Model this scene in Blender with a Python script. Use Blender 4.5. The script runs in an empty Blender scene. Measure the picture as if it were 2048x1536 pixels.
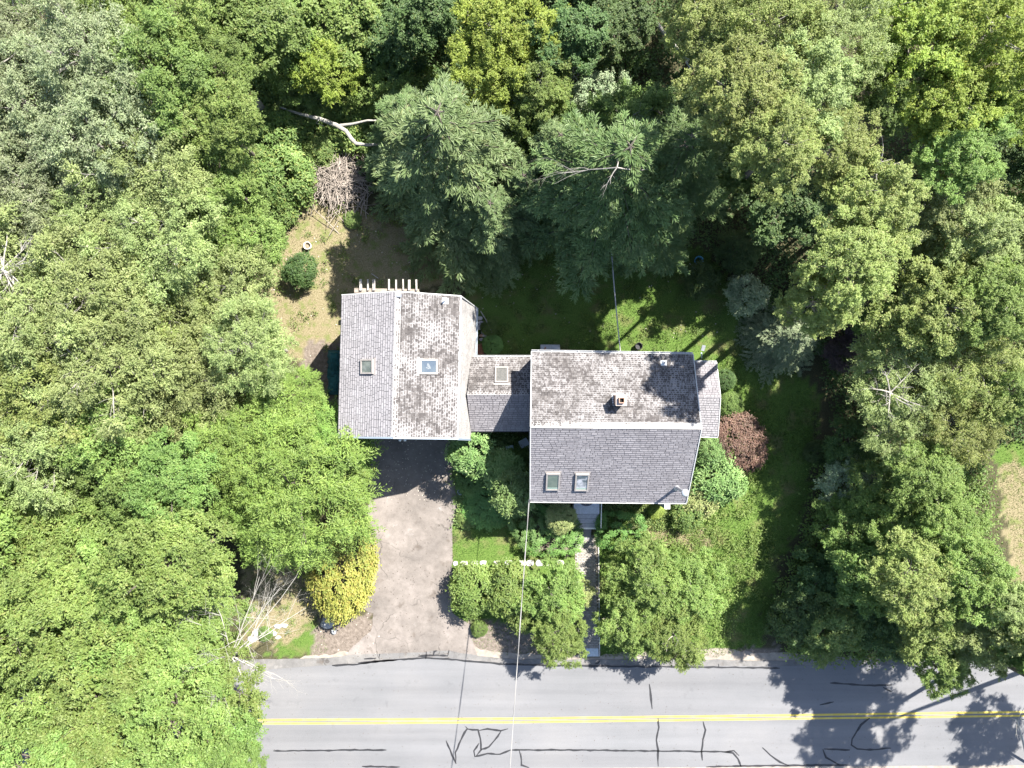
import bpy, math, random
import numpy as np
from mathutils import Vector, Matrix

random.seed(7)
RNG = np.random.default_rng(11)
scene = bpy.context.scene
COL = scene.collection

# ------------------------------------------------------------------ camera, world, sun, exposure
H = 43.0                       # drone height above the yard
F = 1422.0                     # focal length in photo pixels (2048 wide)
cam_d = bpy.data.cameras.new("camera")
cam_d.sensor_width = 36.0
cam_d.lens = 36.0 * F / 2048.0
cam_d.clip_start = 0.5
cam_d.clip_end = 3000
cam = bpy.data.objects.new("camera", cam_d)
cam.location = (0, 0, H)
COL.objects.link(cam)
scene.camera = cam

SUN_EL = math.radians(50.5)
SUN_DX, SUN_DY = -0.70, -0.714          # horizontal direction in which shadows fall
w = bpy.data.worlds.new("World")
scene.world = w
w.use_nodes = True
nt = w.node_tree
bg = nt.nodes["Background"]
sky = nt.nodes.new("ShaderNodeTexSky")
sky.sky_type = 'NISHITA'
sky.sun_disc = False
sky.sun_elevation = SUN_EL
sky.sun_rotation = math.atan2(-SUN_DX, -SUN_DY)
nt.links.new(sky.outputs[0], bg.inputs[0])
bg.inputs[1].default_value = 0.085

sun_d = bpy.data.lights.new("sun", 'SUN')
sun_d.energy = 5.0
sun_d.angle = math.radians(0.53)
sun_d.color = (1.0, 0.955, 0.88)
sun = bpy.data.objects.new("sun", sun_d)
COL.objects.link(sun)
hd = Vector((SUN_DX, SUN_DY, 0)).normalized()
ray = Vector((hd.x * math.cos(SUN_EL), hd.y * math.cos(SUN_EL), -math.sin(SUN_EL)))
sun.rotation_euler = ray.to_track_quat('-Z', 'Y').to_euler()
sun.location = (30, 30, 60)

scene.view_settings.view_transform = 'Standard'
scene.view_settings.look = 'None'
scene.view_settings.gamma = 1
scene.view_settings.use_curve_mapping = False
scene.view_settings.exposure = 2.0
scene.render.engine = 'CYCLES'
cy = scene.cycles
cy.max_bounces = 6
cy.diffuse_bounces = 3
cy.glossy_bounces = 2
cy.transmission_bounces = 4
cy.transparent_max_bounces = 4
cy.caustics_reflective = False
cy.caustics_refractive = False


# ------------------------------------------------------------------ helpers
def P(px, py, z=0.0):
    """photo pixel (2048x1536) at height z -> world x, y"""
    s = (H - z) / F
    return ((px - 1024) * s, (768 - py) * s)


def P3(px, py, z=0.0):
    x, y = P(px, py, z)
    return Vector((x, y, z))


def tag(o, label=None, cat=None, group=None, kind=None):
    if label: o["label"] = label
    if cat: o["category"] = cat
    if group: o["group"] = group
    if kind: o["kind"] = kind
    return o


def empty(name, loc, label=None, cat=None, group=None, rz=0.0):
    o = bpy.data.objects.new(name, None)
    o.empty_display_size = 0.2
    o.location = loc
    o.rotation_euler = (0, 0, rz)
    COL.objects.link(o)
    return tag(o, label, cat, group)


def world_of(o):
    m = o.matrix_parent_inverse @ o.matrix_basis
    return world_of(o.parent) @ m if o.parent is not None else o.matrix_basis.copy()


def link(name, me, parent=None, mat=None):
    """links mesh as one object; with a parent the geometry is taken as already in world space"""
    o = bpy.data.objects.new(name, me)
    COL.objects.link(o)
    if mat is not None and len(me.materials) == 0:
        me.materials.append(mat)
    if parent is not None:
        o.parent = parent
        o.matrix_parent_inverse = world_of(parent).inverted()
    return o


def np_mesh(name, verts, faces, mats=None, mat_idx=None, uvs=None, smooth=False):
    """verts (N,3), faces (M,k) all the same size k"""
    verts = np.ascontiguousarray(verts, dtype=np.float32)
    faces = np.ascontiguousarray(faces, dtype=np.int32)
    me = bpy.data.meshes.new(name)
    m, k = faces.shape
    me.vertices.add(len(verts))
    me.vertices.foreach_set("co", verts.ravel())
    me.loops.add(m * k)
    me.loops.foreach_set("vertex_index", faces.ravel())
    me.polygons.add(m)
    me.polygons.foreach_set("loop_start", np.arange(0, m * k, k, dtype=np.int32))
    me.polygons.foreach_set("loop_total", np.full(m, k, dtype=np.int32))
    if mat_idx is not None:
        me.polygons.foreach_set("material_index", np.ascontiguousarray(mat_idx, dtype=np.int32))
    me.polygons.foreach_set("use_smooth", np.full(m, smooth, dtype=bool))
    if uvs is not None:
        uv = me.uv_layers.new(name="UVMap")
        uv.data.foreach_set("uv", np.ascontiguousarray(uvs, dtype=np.float32).ravel())
    for mt in (mats or []):
        me.materials.append(mt)
    me.update(calc_edges=True)
    return me


class MB:
    """small mesh builder"""
    def __init__(s):
        s.v, s.f = [], []

    def add(s, vs, fs):
        b = len(s.v)
        s.v += [tuple(v) for v in vs]
        s.f += [tuple(i + b for i in f) for f in fs]
        return s

    def box(s, c, size, rz=0.0, M=None):
        hx, hy, hz = size[0] / 2, size[1] / 2, size[2] / 2
        vs = [Vector((x, y, z)) for z in (-hz, hz) for y in (-hy, hy) for x in (-hx, hx)]
        if M is None:
            M = Matrix.Rotation(rz, 3, 'Z')
        vs = [M @ v + Vector(c) for v in vs]
        return s.add(vs, [(0, 2, 3, 1), (4, 5, 7, 6), (0, 1, 5, 4), (2, 6, 7, 3), (0, 4, 6, 2), (1, 3, 7, 5)])

    def beam(s, a, b, wd, ht, up=Vector((0, 0, 1))):
        a, b = Vector(a), Vector(b)
        d = (b - a)
        L = d.length
        d.normalize()
        sd = d.cross(up).normalized()
        u = sd.cross(d).normalized()
        M = Matrix((d, sd, u)).transposed()
        return s.box((a + b) / 2, (L, wd, ht), M=M)

    def tube(s, pts, radii, n=6, cap=True):
        pts = [Vector(p) for p in pts]
        if not hasattr(radii, '__len__'):
            radii = [radii] * len(pts)
        vs, fs = [], []
        prev = None
        for i, p in enumerate(pts):
            d = (pts[min(i + 1, len(pts) - 1)] - pts[max(i - 1, 0)])
            if d.length < 1e-9: d = Vector((0, 0, 1))
            d.normalize()
            if prev is None:
                a = d.cross(Vector((0, 0, 1)) if abs(d.z) < .9 else Vector((1, 0, 0))).normalized()
            else:
                a = (prev - d * prev.dot(d))
                a = a.normalized() if a.length > 1e-6 else d.orthogonal().normalized()
            prev = a
            b = d.cross(a)
            for k in range(n):
                t = 2 * math.pi * k / n
                vs.append(p + (a * math.cos(t) + b * math.sin(t)) * radii[i])
        for i in range(len(pts) - 1):
            for k in range(n):
                k2 = (k + 1) % n
                fs.append((i * n + k, i * n + k2, (i + 1) * n + k2, (i + 1) * n + k))
        if cap:
            fs.append(tuple(reversed(range(n))))
            fs.append(tuple((len(pts) - 1) * n + k for k in range(n)))
        return s.add(vs, fs)

    def lathe(s, c, prof, n=16):
        vs, fs = [], []
        for r, z in prof:
            for k in range(n):
                t = 2 * math.pi * k / n
                vs.append((c[0] + r * math.cos(t), c[1] + r * math.sin(t), c[2] + z))
        for i in range(len(prof) - 1):
            for k in range(n):
                k2 = (k + 1) % n
                fs.append((i * n + k, i * n + k2, (i + 1) * n + k2, (i + 1) * n + k))
        return s.add(vs, fs)

    def prism(s, poly, z0, z1):
        n = len(poly)
        vs = [(x, y, z0) for x, y in poly] + [(x, y, z1) for x, y in poly]
        fs = [tuple(reversed(range(n))), tuple(range(n, 2 * n))]
        fs += [(i, (i + 1) % n, n + (i + 1) % n, n + i) for i in range(n)]
        return s.add(vs, fs)

    def mesh(s, name, mat=None, smooth=False):
        me = bpy.data.meshes.new(name)
        me.from_pydata(s.v, [], s.f)
        if smooth:
            for p in me.polygons: p.use_smooth = True
        if mat is not None: me.materials.append(mat)
        me.update()
        return me

    def build(s, name, mat, parent=None, smooth=False):
        return link(name, s.mesh(name, mat, smooth), parent)


# ------------------------------------------------------------------ materials
def new_mat(name):
    m = bpy.data.materials.new(name)
    m.use_nodes = True
    t = m.node_tree
    return m, t, t.nodes, t.links, t.nodes["Principled BSDF"]


def ramp(nodes, stops, interp='LINEAR'):
    r = nodes.new("ShaderNodeValToRGB")
    r.color_ramp.interpolation = interp
    e = r.color_ramp.elements
    while len(e) > 1: e.remove(e[-1])
    e[0].position = stops[0][0]
    e[0].color = (*stops[0][1], 1)
    for p, c in stops[1:]:
        x = e.new(p)
        x.color = (*c, 1)
    return r


def mixc(nodes, links, fac, a, b, mode='MIX'):
    n = nodes.new("ShaderNodeMix")
    n.data_type = 'RGBA'
    n.blend_type = mode
    for sock, v in ((n.inputs[0], fac), (n.inputs[6], a), (n.inputs[7], b)):
        if hasattr(v, 'is_linked') or hasattr(v, 'links'):
            links.new(v, sock)
        elif isinstance(v, (int, float)):
            sock.default_value = v
        else:
            sock.default_value = (*v, 1)
    return n.outputs[2]


def noise(nodes, links, vec, scale, detail=3.0, rough=0.55, dim='3D'):
    n = nodes.new("ShaderNodeTexNoise")
    n.inputs["Scale"].default_value = scale
    n.inputs["Detail"].default_value = detail
    n.inputs["Roughness"].default_value = rough
    links.new(vec, n.inputs["Vector"])
    return n.outputs[0]


def simple(name, col, rough=0.7, var=0.15, scale=6.0, metal=0.0, bump=0.0, bscale=40.0, spec=0.4):
    m, t, N, L, b = new_mat(name)
    pos = N.new("ShaderNodeNewGeometry").outputs["Position"]
    n = noise(N, L, pos, scale, 5)
    r = ramp(N, [(0.28, [c * (1 - var) for c in col]), (0.72, [min(1, c * (1 + var)) for c in col])])
    L.new(n, r.inputs[0])
    L.new(r.outputs[0], b.inputs["Base Color"])
    b.inputs["Roughness"].default_value = rough
    b.inputs["Metallic"].default_value = metal
    b.inputs["Specular IOR Level"].default_value = spec
    if bump:
        bn = N.new("ShaderNodeBump")
        bn.inputs["Strength"].default_value = bump
        bn.inputs["Distance"].default_value = 0.02
        L.new(noise(N, L, pos, bscale, 4), bn.inputs["Height"])
        L.new(bn.outputs[0], b.inputs["Normal"])
    return m


LEAF = {}


def leaf_mat(key, base, light, dark, accent=None, acc_at=0.94, trans=0.44, rough=0.55):
    m, t, N, L, b = new_mat("leaf_" + key)
    geo = N.new("ShaderNodeNewGeometry")
    oi = N.new("ShaderNodeObjectInfo")
    def mixl(a, b_, f): return tuple(x * (1 - f) + y * f for x, y in zip(a, b_))
    stops = [(0.0, mixl(dark, base, .35)), (0.45, base), (0.88, mixl(light, base, .35))]
    if accent is not None:
        stops += [(acc_at - 0.005, mixl(light, base, .35)), (acc_at, mixl(accent, base, .35))]
    r = ramp(N, stops)
    L.new(geo.outputs["Random Per Island"], r.inputs[0])
    tc = N.new("ShaderNodeTexCoord")
    n = noise(N, L, tc.outputs["Object"], 0.55, 2)
    mr = N.new("ShaderNodeMapRange")
    mr.inputs[1].default_value = 0.3
    mr.inputs[2].default_value = 0.7
    mr.inputs[3].default_value = 0.82
    mr.inputs[4].default_value = 1.2
    L.new(n, mr.inputs[0])
    mo = N.new("ShaderNodeMapRange")
    mo.inputs[3].default_value = 0.86
    mo.inputs[4].default_value = 1.16
    L.new(oi.outputs["Random"], mo.inputs[0])
    mul = N.new("ShaderNodeMath"); mul.operation = 'MULTIPLY'
    L.new(mr.outputs[0], mul.inputs[0]); L.new(mo.outputs[0], mul.inputs[1])
    mh = N.new("ShaderNodeMapRange")
    mh.inputs[3].default_value = 0.488
    mh.inputs[4].default_value = 0.512
    L.new(oi.outputs["Random"], mh.inputs[0])
    hsv = N.new("ShaderNodeHueSaturation")
    n2 = noise(N, L, tc.outputs["Object"], 1.5, 3, .65)
    tone = ramp(N, [(0.30, (0, 0, 0)), (0.70, (1, 1, 1))])
    L.new(n2, tone.inputs[0])
    tcol0 = ramp(N, [(0.0, dark), (0.5, base), (1.0, light)])
    L.new(tone.outputs[0], tcol0.inputs[0])
    clump_c = mixc(N, L, 0.5, r.outputs[0], tcol0.outputs[0])
    L.new(clump_c, hsv.inputs["Color"])
    L.new(mul.outputs[0], hsv.inputs["Value"])
    L.new(mh.outputs[0], hsv.inputs["Hue"])
    L.new(hsv.outputs[0], b.inputs["Base Color"])
    b.inputs["Roughness"].default_value = rough
    b.inputs["Specular IOR Level"].default_value = 0.35
    tr = N.new("ShaderNodeBsdfTranslucent")
    tcol = mixc(N, L, 1.0, hsv.outputs[0], (1.15, 1.1, 0.6), 'MULTIPLY')
    L.new(tcol, tr.inputs[0])
    mx = N.new("ShaderNodeMixShader")
    mx.inputs[0].default_value = trans
    L.new(b.outputs[0], mx.inputs[1])
    L.new(tr.outputs[0], mx.inputs[2])
    L.new(mx.outputs[0], N["Material Output"].inputs[0])
    LEAF[key] = m
    return m


leaf_mat('spring', (0.172, 0.251, 0.061), (0.278, 0.349, 0.120), (0.082, 0.147, 0.037), (0.294, 0.218, 0.087), .97)
leaf_mat('olive', (0.234, 0.289, 0.107), (0.360, 0.409, 0.185), (0.125, 0.180, 0.060), (0.392, 0.371, 0.218), .955)
leaf_mat('grey', (0.229, 0.278, 0.147), (0.371, 0.403, 0.251), (0.120, 0.164, 0.082), (0.425, 0.403, 0.338), .94)
leaf_mat('mid', (0.136, 0.213, 0.052), (0.234, 0.311, 0.104), (0.060, 0.114, 0.028), (0.294, 0.273, 0.076), .97)
leaf_mat('deep', (0.076, 0.131, 0.039), (0.153, 0.218, 0.082), (0.031, 0.063, 0.020), (0.262, 0.240, 0.065), .965)
leaf_mat('blue', (.155, .225, .09), (.26, .325, .16), (.065, .115, .046), (.28, .22, .1), .975, .32)
leaf_mat('pine', (.125, .20, .07), (.215, .28, .125), (.055, .095, .036), (.22, .15, .07), .98, .32)
leaf_mat('lemon', (0.218, 0.283, 0.046), (0.327, 0.382, 0.093), (0.104, 0.164, 0.033), (0.360, 0.273, 0.065), .96)
leaf_mat('straw', (0.218, 0.273, 0.078), (0.354, 0.382, 0.153), (0.104, 0.153, 0.041), (0.392, 0.305, 0.174), .955)
leaf_mat('hemlock', (0.164, 0.256, 0.055), (0.273, 0.371, 0.098), (0.071, 0.142, 0.031), (0.305, 0.294, 0.087), .975, .32)
leaf_mat('gold', (.25, .26, .055), (.37, .35, .10), (.13, .18, .035), (.44, .22, .09), .66, .35)
leaf_mat('rhodo', (0.147, 0.229, 0.068), (0.273, 0.354, 0.153), (0.065, 0.125, 0.038), (0.327, 0.305, 0.087), .98, .3, .55)
leaf_mat('yew', (0.104, 0.195, 0.043), (0.190, 0.305, 0.085), (0.049, 0.104, 0.024), (0.342, 0.293, 0.098), .98, .2)
leaf_mat('lime', (0.244, 0.293, 0.104), (0.390, 0.415, 0.195), (0.122, 0.171, 0.055), (0.488, 0.366, 0.220), .93, .25)
leaf_mat('red', (.125, .068, .052), (.21, .12, .095), (.055, .034, .026), (.12, .12, .05), .88, .25)
leaf_mat('purple', (.065, .045, .045), (.12, .085, .085), (.03, .025, .024), (.10, .11, .05), .85, .2)
leaf_mat('silver', (0.207, 0.275, 0.146), (0.403, 0.439, 0.293), (0.092, 0.141, 0.073), (0.488, 0.464, 0.342), .90, .2)
leaf_mat('vine', (0.158, 0.234, 0.065), (0.283, 0.349, 0.142), (0.065, 0.120, 0.033), (0.458, 0.414, 0.120), .90)
leaf_mat('grass', (.092, .155, .036), (.16, .225, .07), (.05, .095, .024), (.26, .24, .11), .95)
leaf_mat('drygrass', (.17, .15, .085), (.27, .235, .145), (.09, .095, .042), (.13, .16, .05), .80)
leaf_mat('spike', (0.268, 0.342, 0.073), (0.427, 0.464, 0.146), (0.122, 0.195, 0.037))

BARK = simple("bark", (.095, .08, .066), .9, .4, 9, bump=.5, bscale=25)
BARK_PALE = simple("pale_bark", (0.266, 0.244, 0.215), .9, .3, 9, bump=.5, bscale=25)
TWIG = simple("grey_twig", (0.249, 0.231, 0.207), .9, .25, 12)
DEADWOOD = simple("bleached_wood", (0.267, 0.253, 0.228), .85, .25, 10, bump=.3)
BRUSH = simple("brush_twig", (0.25, 0.215, 0.185), .9, .4, 3)


def shingle_mat(name, core, core2, lichen, lo, hi, edge, clean, axis='y'):
    """one wooden shingle: uv runs over the exposed face. Lichen grows from the joints inwards."""
    m, t, N, L, b = new_mat(name)
    geo = N.new("ShaderNodeNewGeometry")
    oi = N.new("ShaderNodeObjectInfo")
    add = N.new("ShaderNodeMath"); add.operation = 'ADD'
    L.new(geo.outputs["Random Per Island"], add.inputs[0]); L.new(oi.outputs["Random"], add.inputs[1])
    fr = N.new("ShaderNodeMath"); fr.operation = 'FRACT'
    L.new(add.outputs[0], fr.inputs[0])
    pos = geo.outputs["Position"]
    r = ramp(N, [(0.0, core), (0.55, [(a + c) / 2 for a, c in zip(core, core2)]), (1.0, core2)])
    L.new(fr.outputs[0], r.inputs[0])
    fine = noise(N, L, pos, 26, 4, .7)
    base = mixc(N, L, 0.55, r.outputs[0], fine, 'OVERLAY')
    broad = noise(N, L, pos, 0.55, 4, .6)
    mid = noise(N, L, pos, 9.0, 3, .6)
    uv = N.new("ShaderNodeUVMap")
    sx = N.new("ShaderNodeSeparateXYZ")
    L.new(uv.outputs[0], sx.inputs[0])

    def m1(op, a, bb=None):
        n = N.new("ShaderNodeMath"); n.operation = op
        for s_, v in ((n.inputs[0], a), (n.inputs[1], bb)):
            if v is None: continue
            if isinstance(v, (int, float)): s_.default_value = v
            else: L.new(v, s_)
        return n.outputs[0]
    ex = m1('MINIMUM', sx.outputs[0], m1('SUBTRACT', 1.0, sx.outputs[0]))
    ey = m1('MINIMUM', sx.outputs[1], m1('SUBTRACT', 1.0, sx.outputs[1]))
    ed = m1('MINIMUM', m1('MULTIPLY', ex, 1.0), m1('MULTIPLY', ey, 0.9))      # 0 at the rim .. 0.45 in the middle
    grow = N.new("ShaderNodeMapRange")
    grow.inputs[1].default_value = 0.32; grow.inputs[2].default_value = 0.68
    grow.inputs[3].default_value = lo; grow.inputs[4].default_value = hi
    L.new(broad, grow.inputs[0])
    shift = m1('MULTIPLY', m1('SUBTRACT', fr.outputs[0], 0.5), 0.16)
    g = m1('ADD', grow.outputs[0], shift)
    g = m1('ADD', g, m1('MULTIPLY', m1('SUBTRACT', mid, 0.5), 0.55))
    d = m1('SUBTRACT', g, ed)
    lm = N.new("ShaderNodeMapRange")
    lm.interpolation_type = 'SMOOTHSTEP'
    lm.inputs[1].default_value = -edge; lm.inputs[2].default_value = edge
    L.new(d, lm.inputs[0])
    col = mixc(N, L, lm.outputs[0], base, lichen)
    if clean:                                              # dirt in the joints, plus each butt's shade line painted into the colour
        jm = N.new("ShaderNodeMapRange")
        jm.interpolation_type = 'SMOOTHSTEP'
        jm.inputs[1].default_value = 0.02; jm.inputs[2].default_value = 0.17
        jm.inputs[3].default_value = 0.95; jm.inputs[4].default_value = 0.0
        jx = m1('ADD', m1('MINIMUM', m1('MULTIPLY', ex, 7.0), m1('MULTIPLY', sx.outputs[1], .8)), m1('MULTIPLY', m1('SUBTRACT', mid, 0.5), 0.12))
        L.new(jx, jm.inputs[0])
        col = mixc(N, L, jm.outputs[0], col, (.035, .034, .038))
    mp = N.new("ShaderNodeMapping")                       # stains that run down the slope
    mp.inputs["Scale"].default_value = (2.6, .22, .22) if axis == 'y' else (.22, 2.6, .22)
    L.new(pos, mp.inputs[0])
    sr = ramp(N, [(0.52, (0, 0, 0)), (0.72, (.55, .55, .55))])
    L.new(noise(N, L, mp.outputs[0], 1.0, 5, .65), sr.inputs[0])
    col = mixc(N, L, sr.outputs[0], col, [v * .62 for v in core2])
    b.inputs["Roughness"].default_value = 0.9
    b.inputs["Specular IOR Level"].default_value = 0.25
    col2 = mixc(N, L, 0.25, col, noise(N, L, pos, 1.3, 4, .65), 'SOFT_LIGHT')
    L.new(col2, b.inputs["Base Color"])
    bn = N.new("ShaderNodeBump")
    bn.inputs["Strength"].default_value = 0.5
    bn.inputs["Distance"].default_value = 0.008
    L.new(fine, bn.inputs["Height"]); L.new(bn.outputs[0], b.inputs["Normal"])
    return m


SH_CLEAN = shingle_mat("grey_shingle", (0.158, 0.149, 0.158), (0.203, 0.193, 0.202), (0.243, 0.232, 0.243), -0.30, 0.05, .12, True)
SH_MOSS = shingle_mat("lichen_shingle", (.048, .043, .042), (.105, .096, .092), (.215, .206, .206), -.06, .24, .07, False)
SH_MOSS_EAST = shingle_mat("east_lichen_shingle", (.048, .043, .042), (.105, .096, .092), (.215, .206, .206), -.06, .24, .07, False, 'x')
SH_PALE = shingle_mat("pale_lichen_shingle", (0.160, 0.152, 0.147), (0.213, 0.205, 0.200), (0.266, 0.256, 0.248), 0.1, 0.45, .2, False)
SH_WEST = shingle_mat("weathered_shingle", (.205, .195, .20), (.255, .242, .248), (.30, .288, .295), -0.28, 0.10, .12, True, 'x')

WALL = simple("blue_grey_clapboard", (0.222, 0.259, 0.303), .7, .08, 2)
TRIM = simple("white_trim", (0.430, 0.430, 0.419), .55, .06, 5)
BLUE_TRIM = simple("blue_grey_trim", (0.213, 0.255, 0.308), .55, .08, 4)
GUTTER = simple("white_gutter", (0.407, 0.407, 0.402), .45, .08, 7)
DECKBOARD = simple("roof_deck", (.10, .095, .095), .9, .2, 3)
FRAME = simple("skylight_frame", (0.244, 0.222, 0.207), .5, .1, 8)
FRAME_PALE = simple("pale_skylight_frame", (0.459, 0.422, 0.385), .5, .08, 8)
STEEL = simple("galvanised_steel", (0.488, 0.496, 0.511), .35, .1, 14, metal=.5)
DARKMETAL = simple("dark_metal", (.03, .03, .035), .5, .1, 6)
CHIM = simple("chimney_mortar", (0.370, 0.311, 0.274), .9, .15, 9)
CLAY = simple("flue_clay", (0.296, 0.178, 0.126), .85, .15, 12)
SOOT = simple("soot", (.006, .006, .006), .95, .1, 5)
STONE_W = simple("white_stone", (.40, .385, .36), .85, .28, 7, bump=.5)
ROCK = simple("grey_boulder", (0.237, 0.244, 0.252), .9, .35, 5, bump=.7, bscale=12)
OLDWOOD = simple("weathered_wood", (0.296, 0.274, 0.255), .9, .25, 7, bump=.3)
BEAMWOOD = simple("weathered_beam", (0.200, 0.167, 0.141), .9, .35, 5, bump=.3)
CONCRETE = simple("grey_step_paint", (0.477, 0.489, 0.522), .85, .14, 12, bump=.2)
TREAD = simple("step_tread", (0.348, 0.354, 0.381), .8, .15, 10, bump=.2)
NOSING = simple("step_white", (0.798, 0.772, 0.722), .7, .12, 12)
MATGREY = simple("door_mat", (.10, .10, .115), .95, .2, 20)
TUBBLK = simple("black_tub", (.012, .012, .013), .5, .1, 9)
TUBWHT = simple("cream_pot", (0.533, 0.496, 0.444), .5, .08, 9)
SOIL = simple("pot_soil", (.16, .13, .09), .95, .3, 18)
PLASTIC = simple("pale_blue_plastic", (0.261, 0.330, 0.358), .45, .1, 9)
TEAL = simple("dark_teal_fabric", (.008, .07, .075), .8, .35, 6)
BLUEP = simple("blue_plastic", (.12, .40, .62), .45, .1, 8)
CABLE = simple("cable_grey", (0.222, 0.215, 0.207), .6, .1, 3)
CABLE_P = simple("cable_pale", (.24, .23, .22), .6, .1, 3)
LAMPW = simple("lamp_white", (0.607, 0.607, 0.592), .4, .05, 9)
RUST = simple("rusty_mulch", (.20, .085, .05), .95, .35, 9, bump=.4)


def glass_mat(name, col, col2, rough=.08, scale=2.2):
    m, t, N, L, b = new_mat(name)
    pos = N.new("ShaderNodeNewGeometry").outputs["Position"]
    r = ramp(N, [(0.42, col), (0.58, col2)])
    L.new(noise(N, L, pos, scale, 3), r.inputs[0])
    L.new(r.outputs[0], b.inputs["Base Color"])
    b.inputs["Roughness"].default_value = rough
    b.inputs["Specular IOR Level"].default_value = 0.6
    b.inputs["Coat Weight"].default_value = 0.5
    b.inputs["Coat Roughness"].default_value = 0.03
    return m


GL_GREEN = glass_mat("green_glass", (0.055, 0.069, 0.046), (0.078, 0.092, 0.064))
GL_SKYREF = glass_mat("sky_reflection_glass", (.035, .04, .045), (.27, .27, .29), .1, 2.4)  # pale patches paint a reflection into the pane's colour
GL_BLUE = glass_mat("blue_shaded_glass", (0.052, 0.069, 0.089), (0.069, 0.087, 0.102), .15, 1.0)
GL_GREY = glass_mat("grey_green_glass", (0.078, 0.092, 0.089), (0.165, 0.179, 0.170), .1, 1.3)
GL_DIRTY = glass_mat("dirty_glass", (0.064, 0.062, 0.053), (0.092, 0.087, 0.076), .35, 14)
GL_BAND = glass_mat("pale_green_glass", (0.156, 0.211, 0.174), (0.184, 0.239, 0.202), .1, 3)
PRINT = simple("white_pattern", (0.106, 0.120, 0.131), .6, .08, 10)


def asphalt(name, c0, c1, c2, streak=0.0, patch=1.0):
    m, t, N, L, b = new_mat(name)
    pos = N.new("ShaderNodeNewGeometry").outputs["Position"]
    a = noise(N, L, pos, 0.35 * patch, 6, .62)
    r = ramp(N, [(0.30, c0), (0.5, c1), (0.70, c2)])
    L.new(a, r.inputs[0])
    col = r.outputs[0]
    sp = noise(N, L, pos, 60, 3, .8)
    col = mixc(N, L, 0.45, col, sp, 'OVERLAY')
    if streak:
        mp = N.new("ShaderNodeMapping")
        mp.inputs["Scale"].default_value = (0.04, 0.9, 1)
        L.new(pos, mp.inputs[0])
        col = mixc(N, L, streak, col, noise(N, L, mp.outputs[0], 1.0, 4, .6), 'SOFT_LIGHT')
        st = ramp(N, [(0.60, (0, 0, 0)), (0.72, (.5, .5, .5))])
        L.new(noise(N, L, pos, 0.9, 6, .7), st.inputs[0])
        col = mixc(N, L, st.outputs[0], col, [v * .72 for v in c0])
    else:
        b2 = noise(N, L, pos, 2.2, 5, .7)
        wp = N.new("ShaderNodeVectorMath"); wp.operation = 'ADD'
        nd = N.new("ShaderNodeTexNoise"); nd.inputs["Scale"].default_value = 1.1; nd.inputs["Detail"].default_value = 5
        L.new(pos, nd.inputs["Vector"]); L.new(pos, wp.inputs[0]); L.new(nd.outputs["Color"], wp.inputs[1])
        vc = N.new("ShaderNodeTexVoronoi"); vc.feature = 'DISTANCE_TO_EDGE'; vc.inputs["Scale"].default_value = .42
        L.new(wp.outputs[0], vc.inputs["Vector"])
        ck = ramp(N, [(0.0, (.75, .75, .75)), (0.009, (.4, .4, .4)), (0.016, (0, 0, 0))])
        L.new(vc.outputs["Distance"], ck.inputs[0])
        cm = ramp(N, [(0.5, (0, 0, 0)), (0.58, (1, 1, 1))])
        L.new(noise(N, L, pos, .30, 2), cm.inputs[0])
        col = mixc(N, L, mixc(N, L, 1.0, ck.outputs[0], cm.outputs[0], 'MULTIPLY'), col, (.05, .045, .04))
        ob = ramp(N, [(0.63, (0, 0, 0)), (0.72, (.6, .6, .6))])
        L.new(noise(N, L, pos, 1.15, 3, .5), ob.inputs[0])
        col = mixc(N, L, ob.outputs[0], col, (.085, .07, .058))
        bl = ramp(N, [(0.66, (0, 0, 0)), (0.74, (.55, .55, .55))])
        L.new(noise(N, L, pos, .75, 5, .6), bl.inputs[0])
        col = mixc(N, L, bl.outputs[0], col, (.25, .235, .225))
        col = mixc(N, L, 0.5, col, b2, 'SOFT_LIGHT')
    # dark specks (leaf litter, pitted aggregate)
    vo = N.new("ShaderNodeTexVoronoi")
    vo.inputs["Scale"].default_value = 3.2
    L.new(pos, vo.inputs["Vector"])
    cr = ramp(N, [(0.0, (1, 1, 1)), (0.06, (1, 1, 1)), (0.085, (0, 0, 0))])
    L.new(vo.outputs["Distance"], cr.inputs[0])
    pn = ramp(N, [(0.52, (0, 0, 0)), (0.6, (1, 1, 1))])
    L.new(noise(N, L, pos, 0.8, 2), pn.inputs[0])
    f = mixc(N, L, 1.0, cr.outputs[0], pn.outputs[0], 'MULTIPLY')
    f2 = mixc(N, L, 1.0, f, (.75, .75, .75), 'MULTIPLY')
    col = mixc(N, L, f2, col, (.07, .06, .055))
    L.new(col, b.inputs["Base Color"])
    b.inputs["Roughness"].default_value = 0.93
    b.inputs["Specular IOR Level"].default_value = 0.2
    bn = N.new("ShaderNodeBump")
    bn.inputs["Strength"].default_value = 0.35
    bn.inputs["Distance"].default_value = 0.01
    L.new(sp, bn.inputs["Height"]); L.new(bn.outputs[0], b.inputs["Normal"])
    return m


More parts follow.
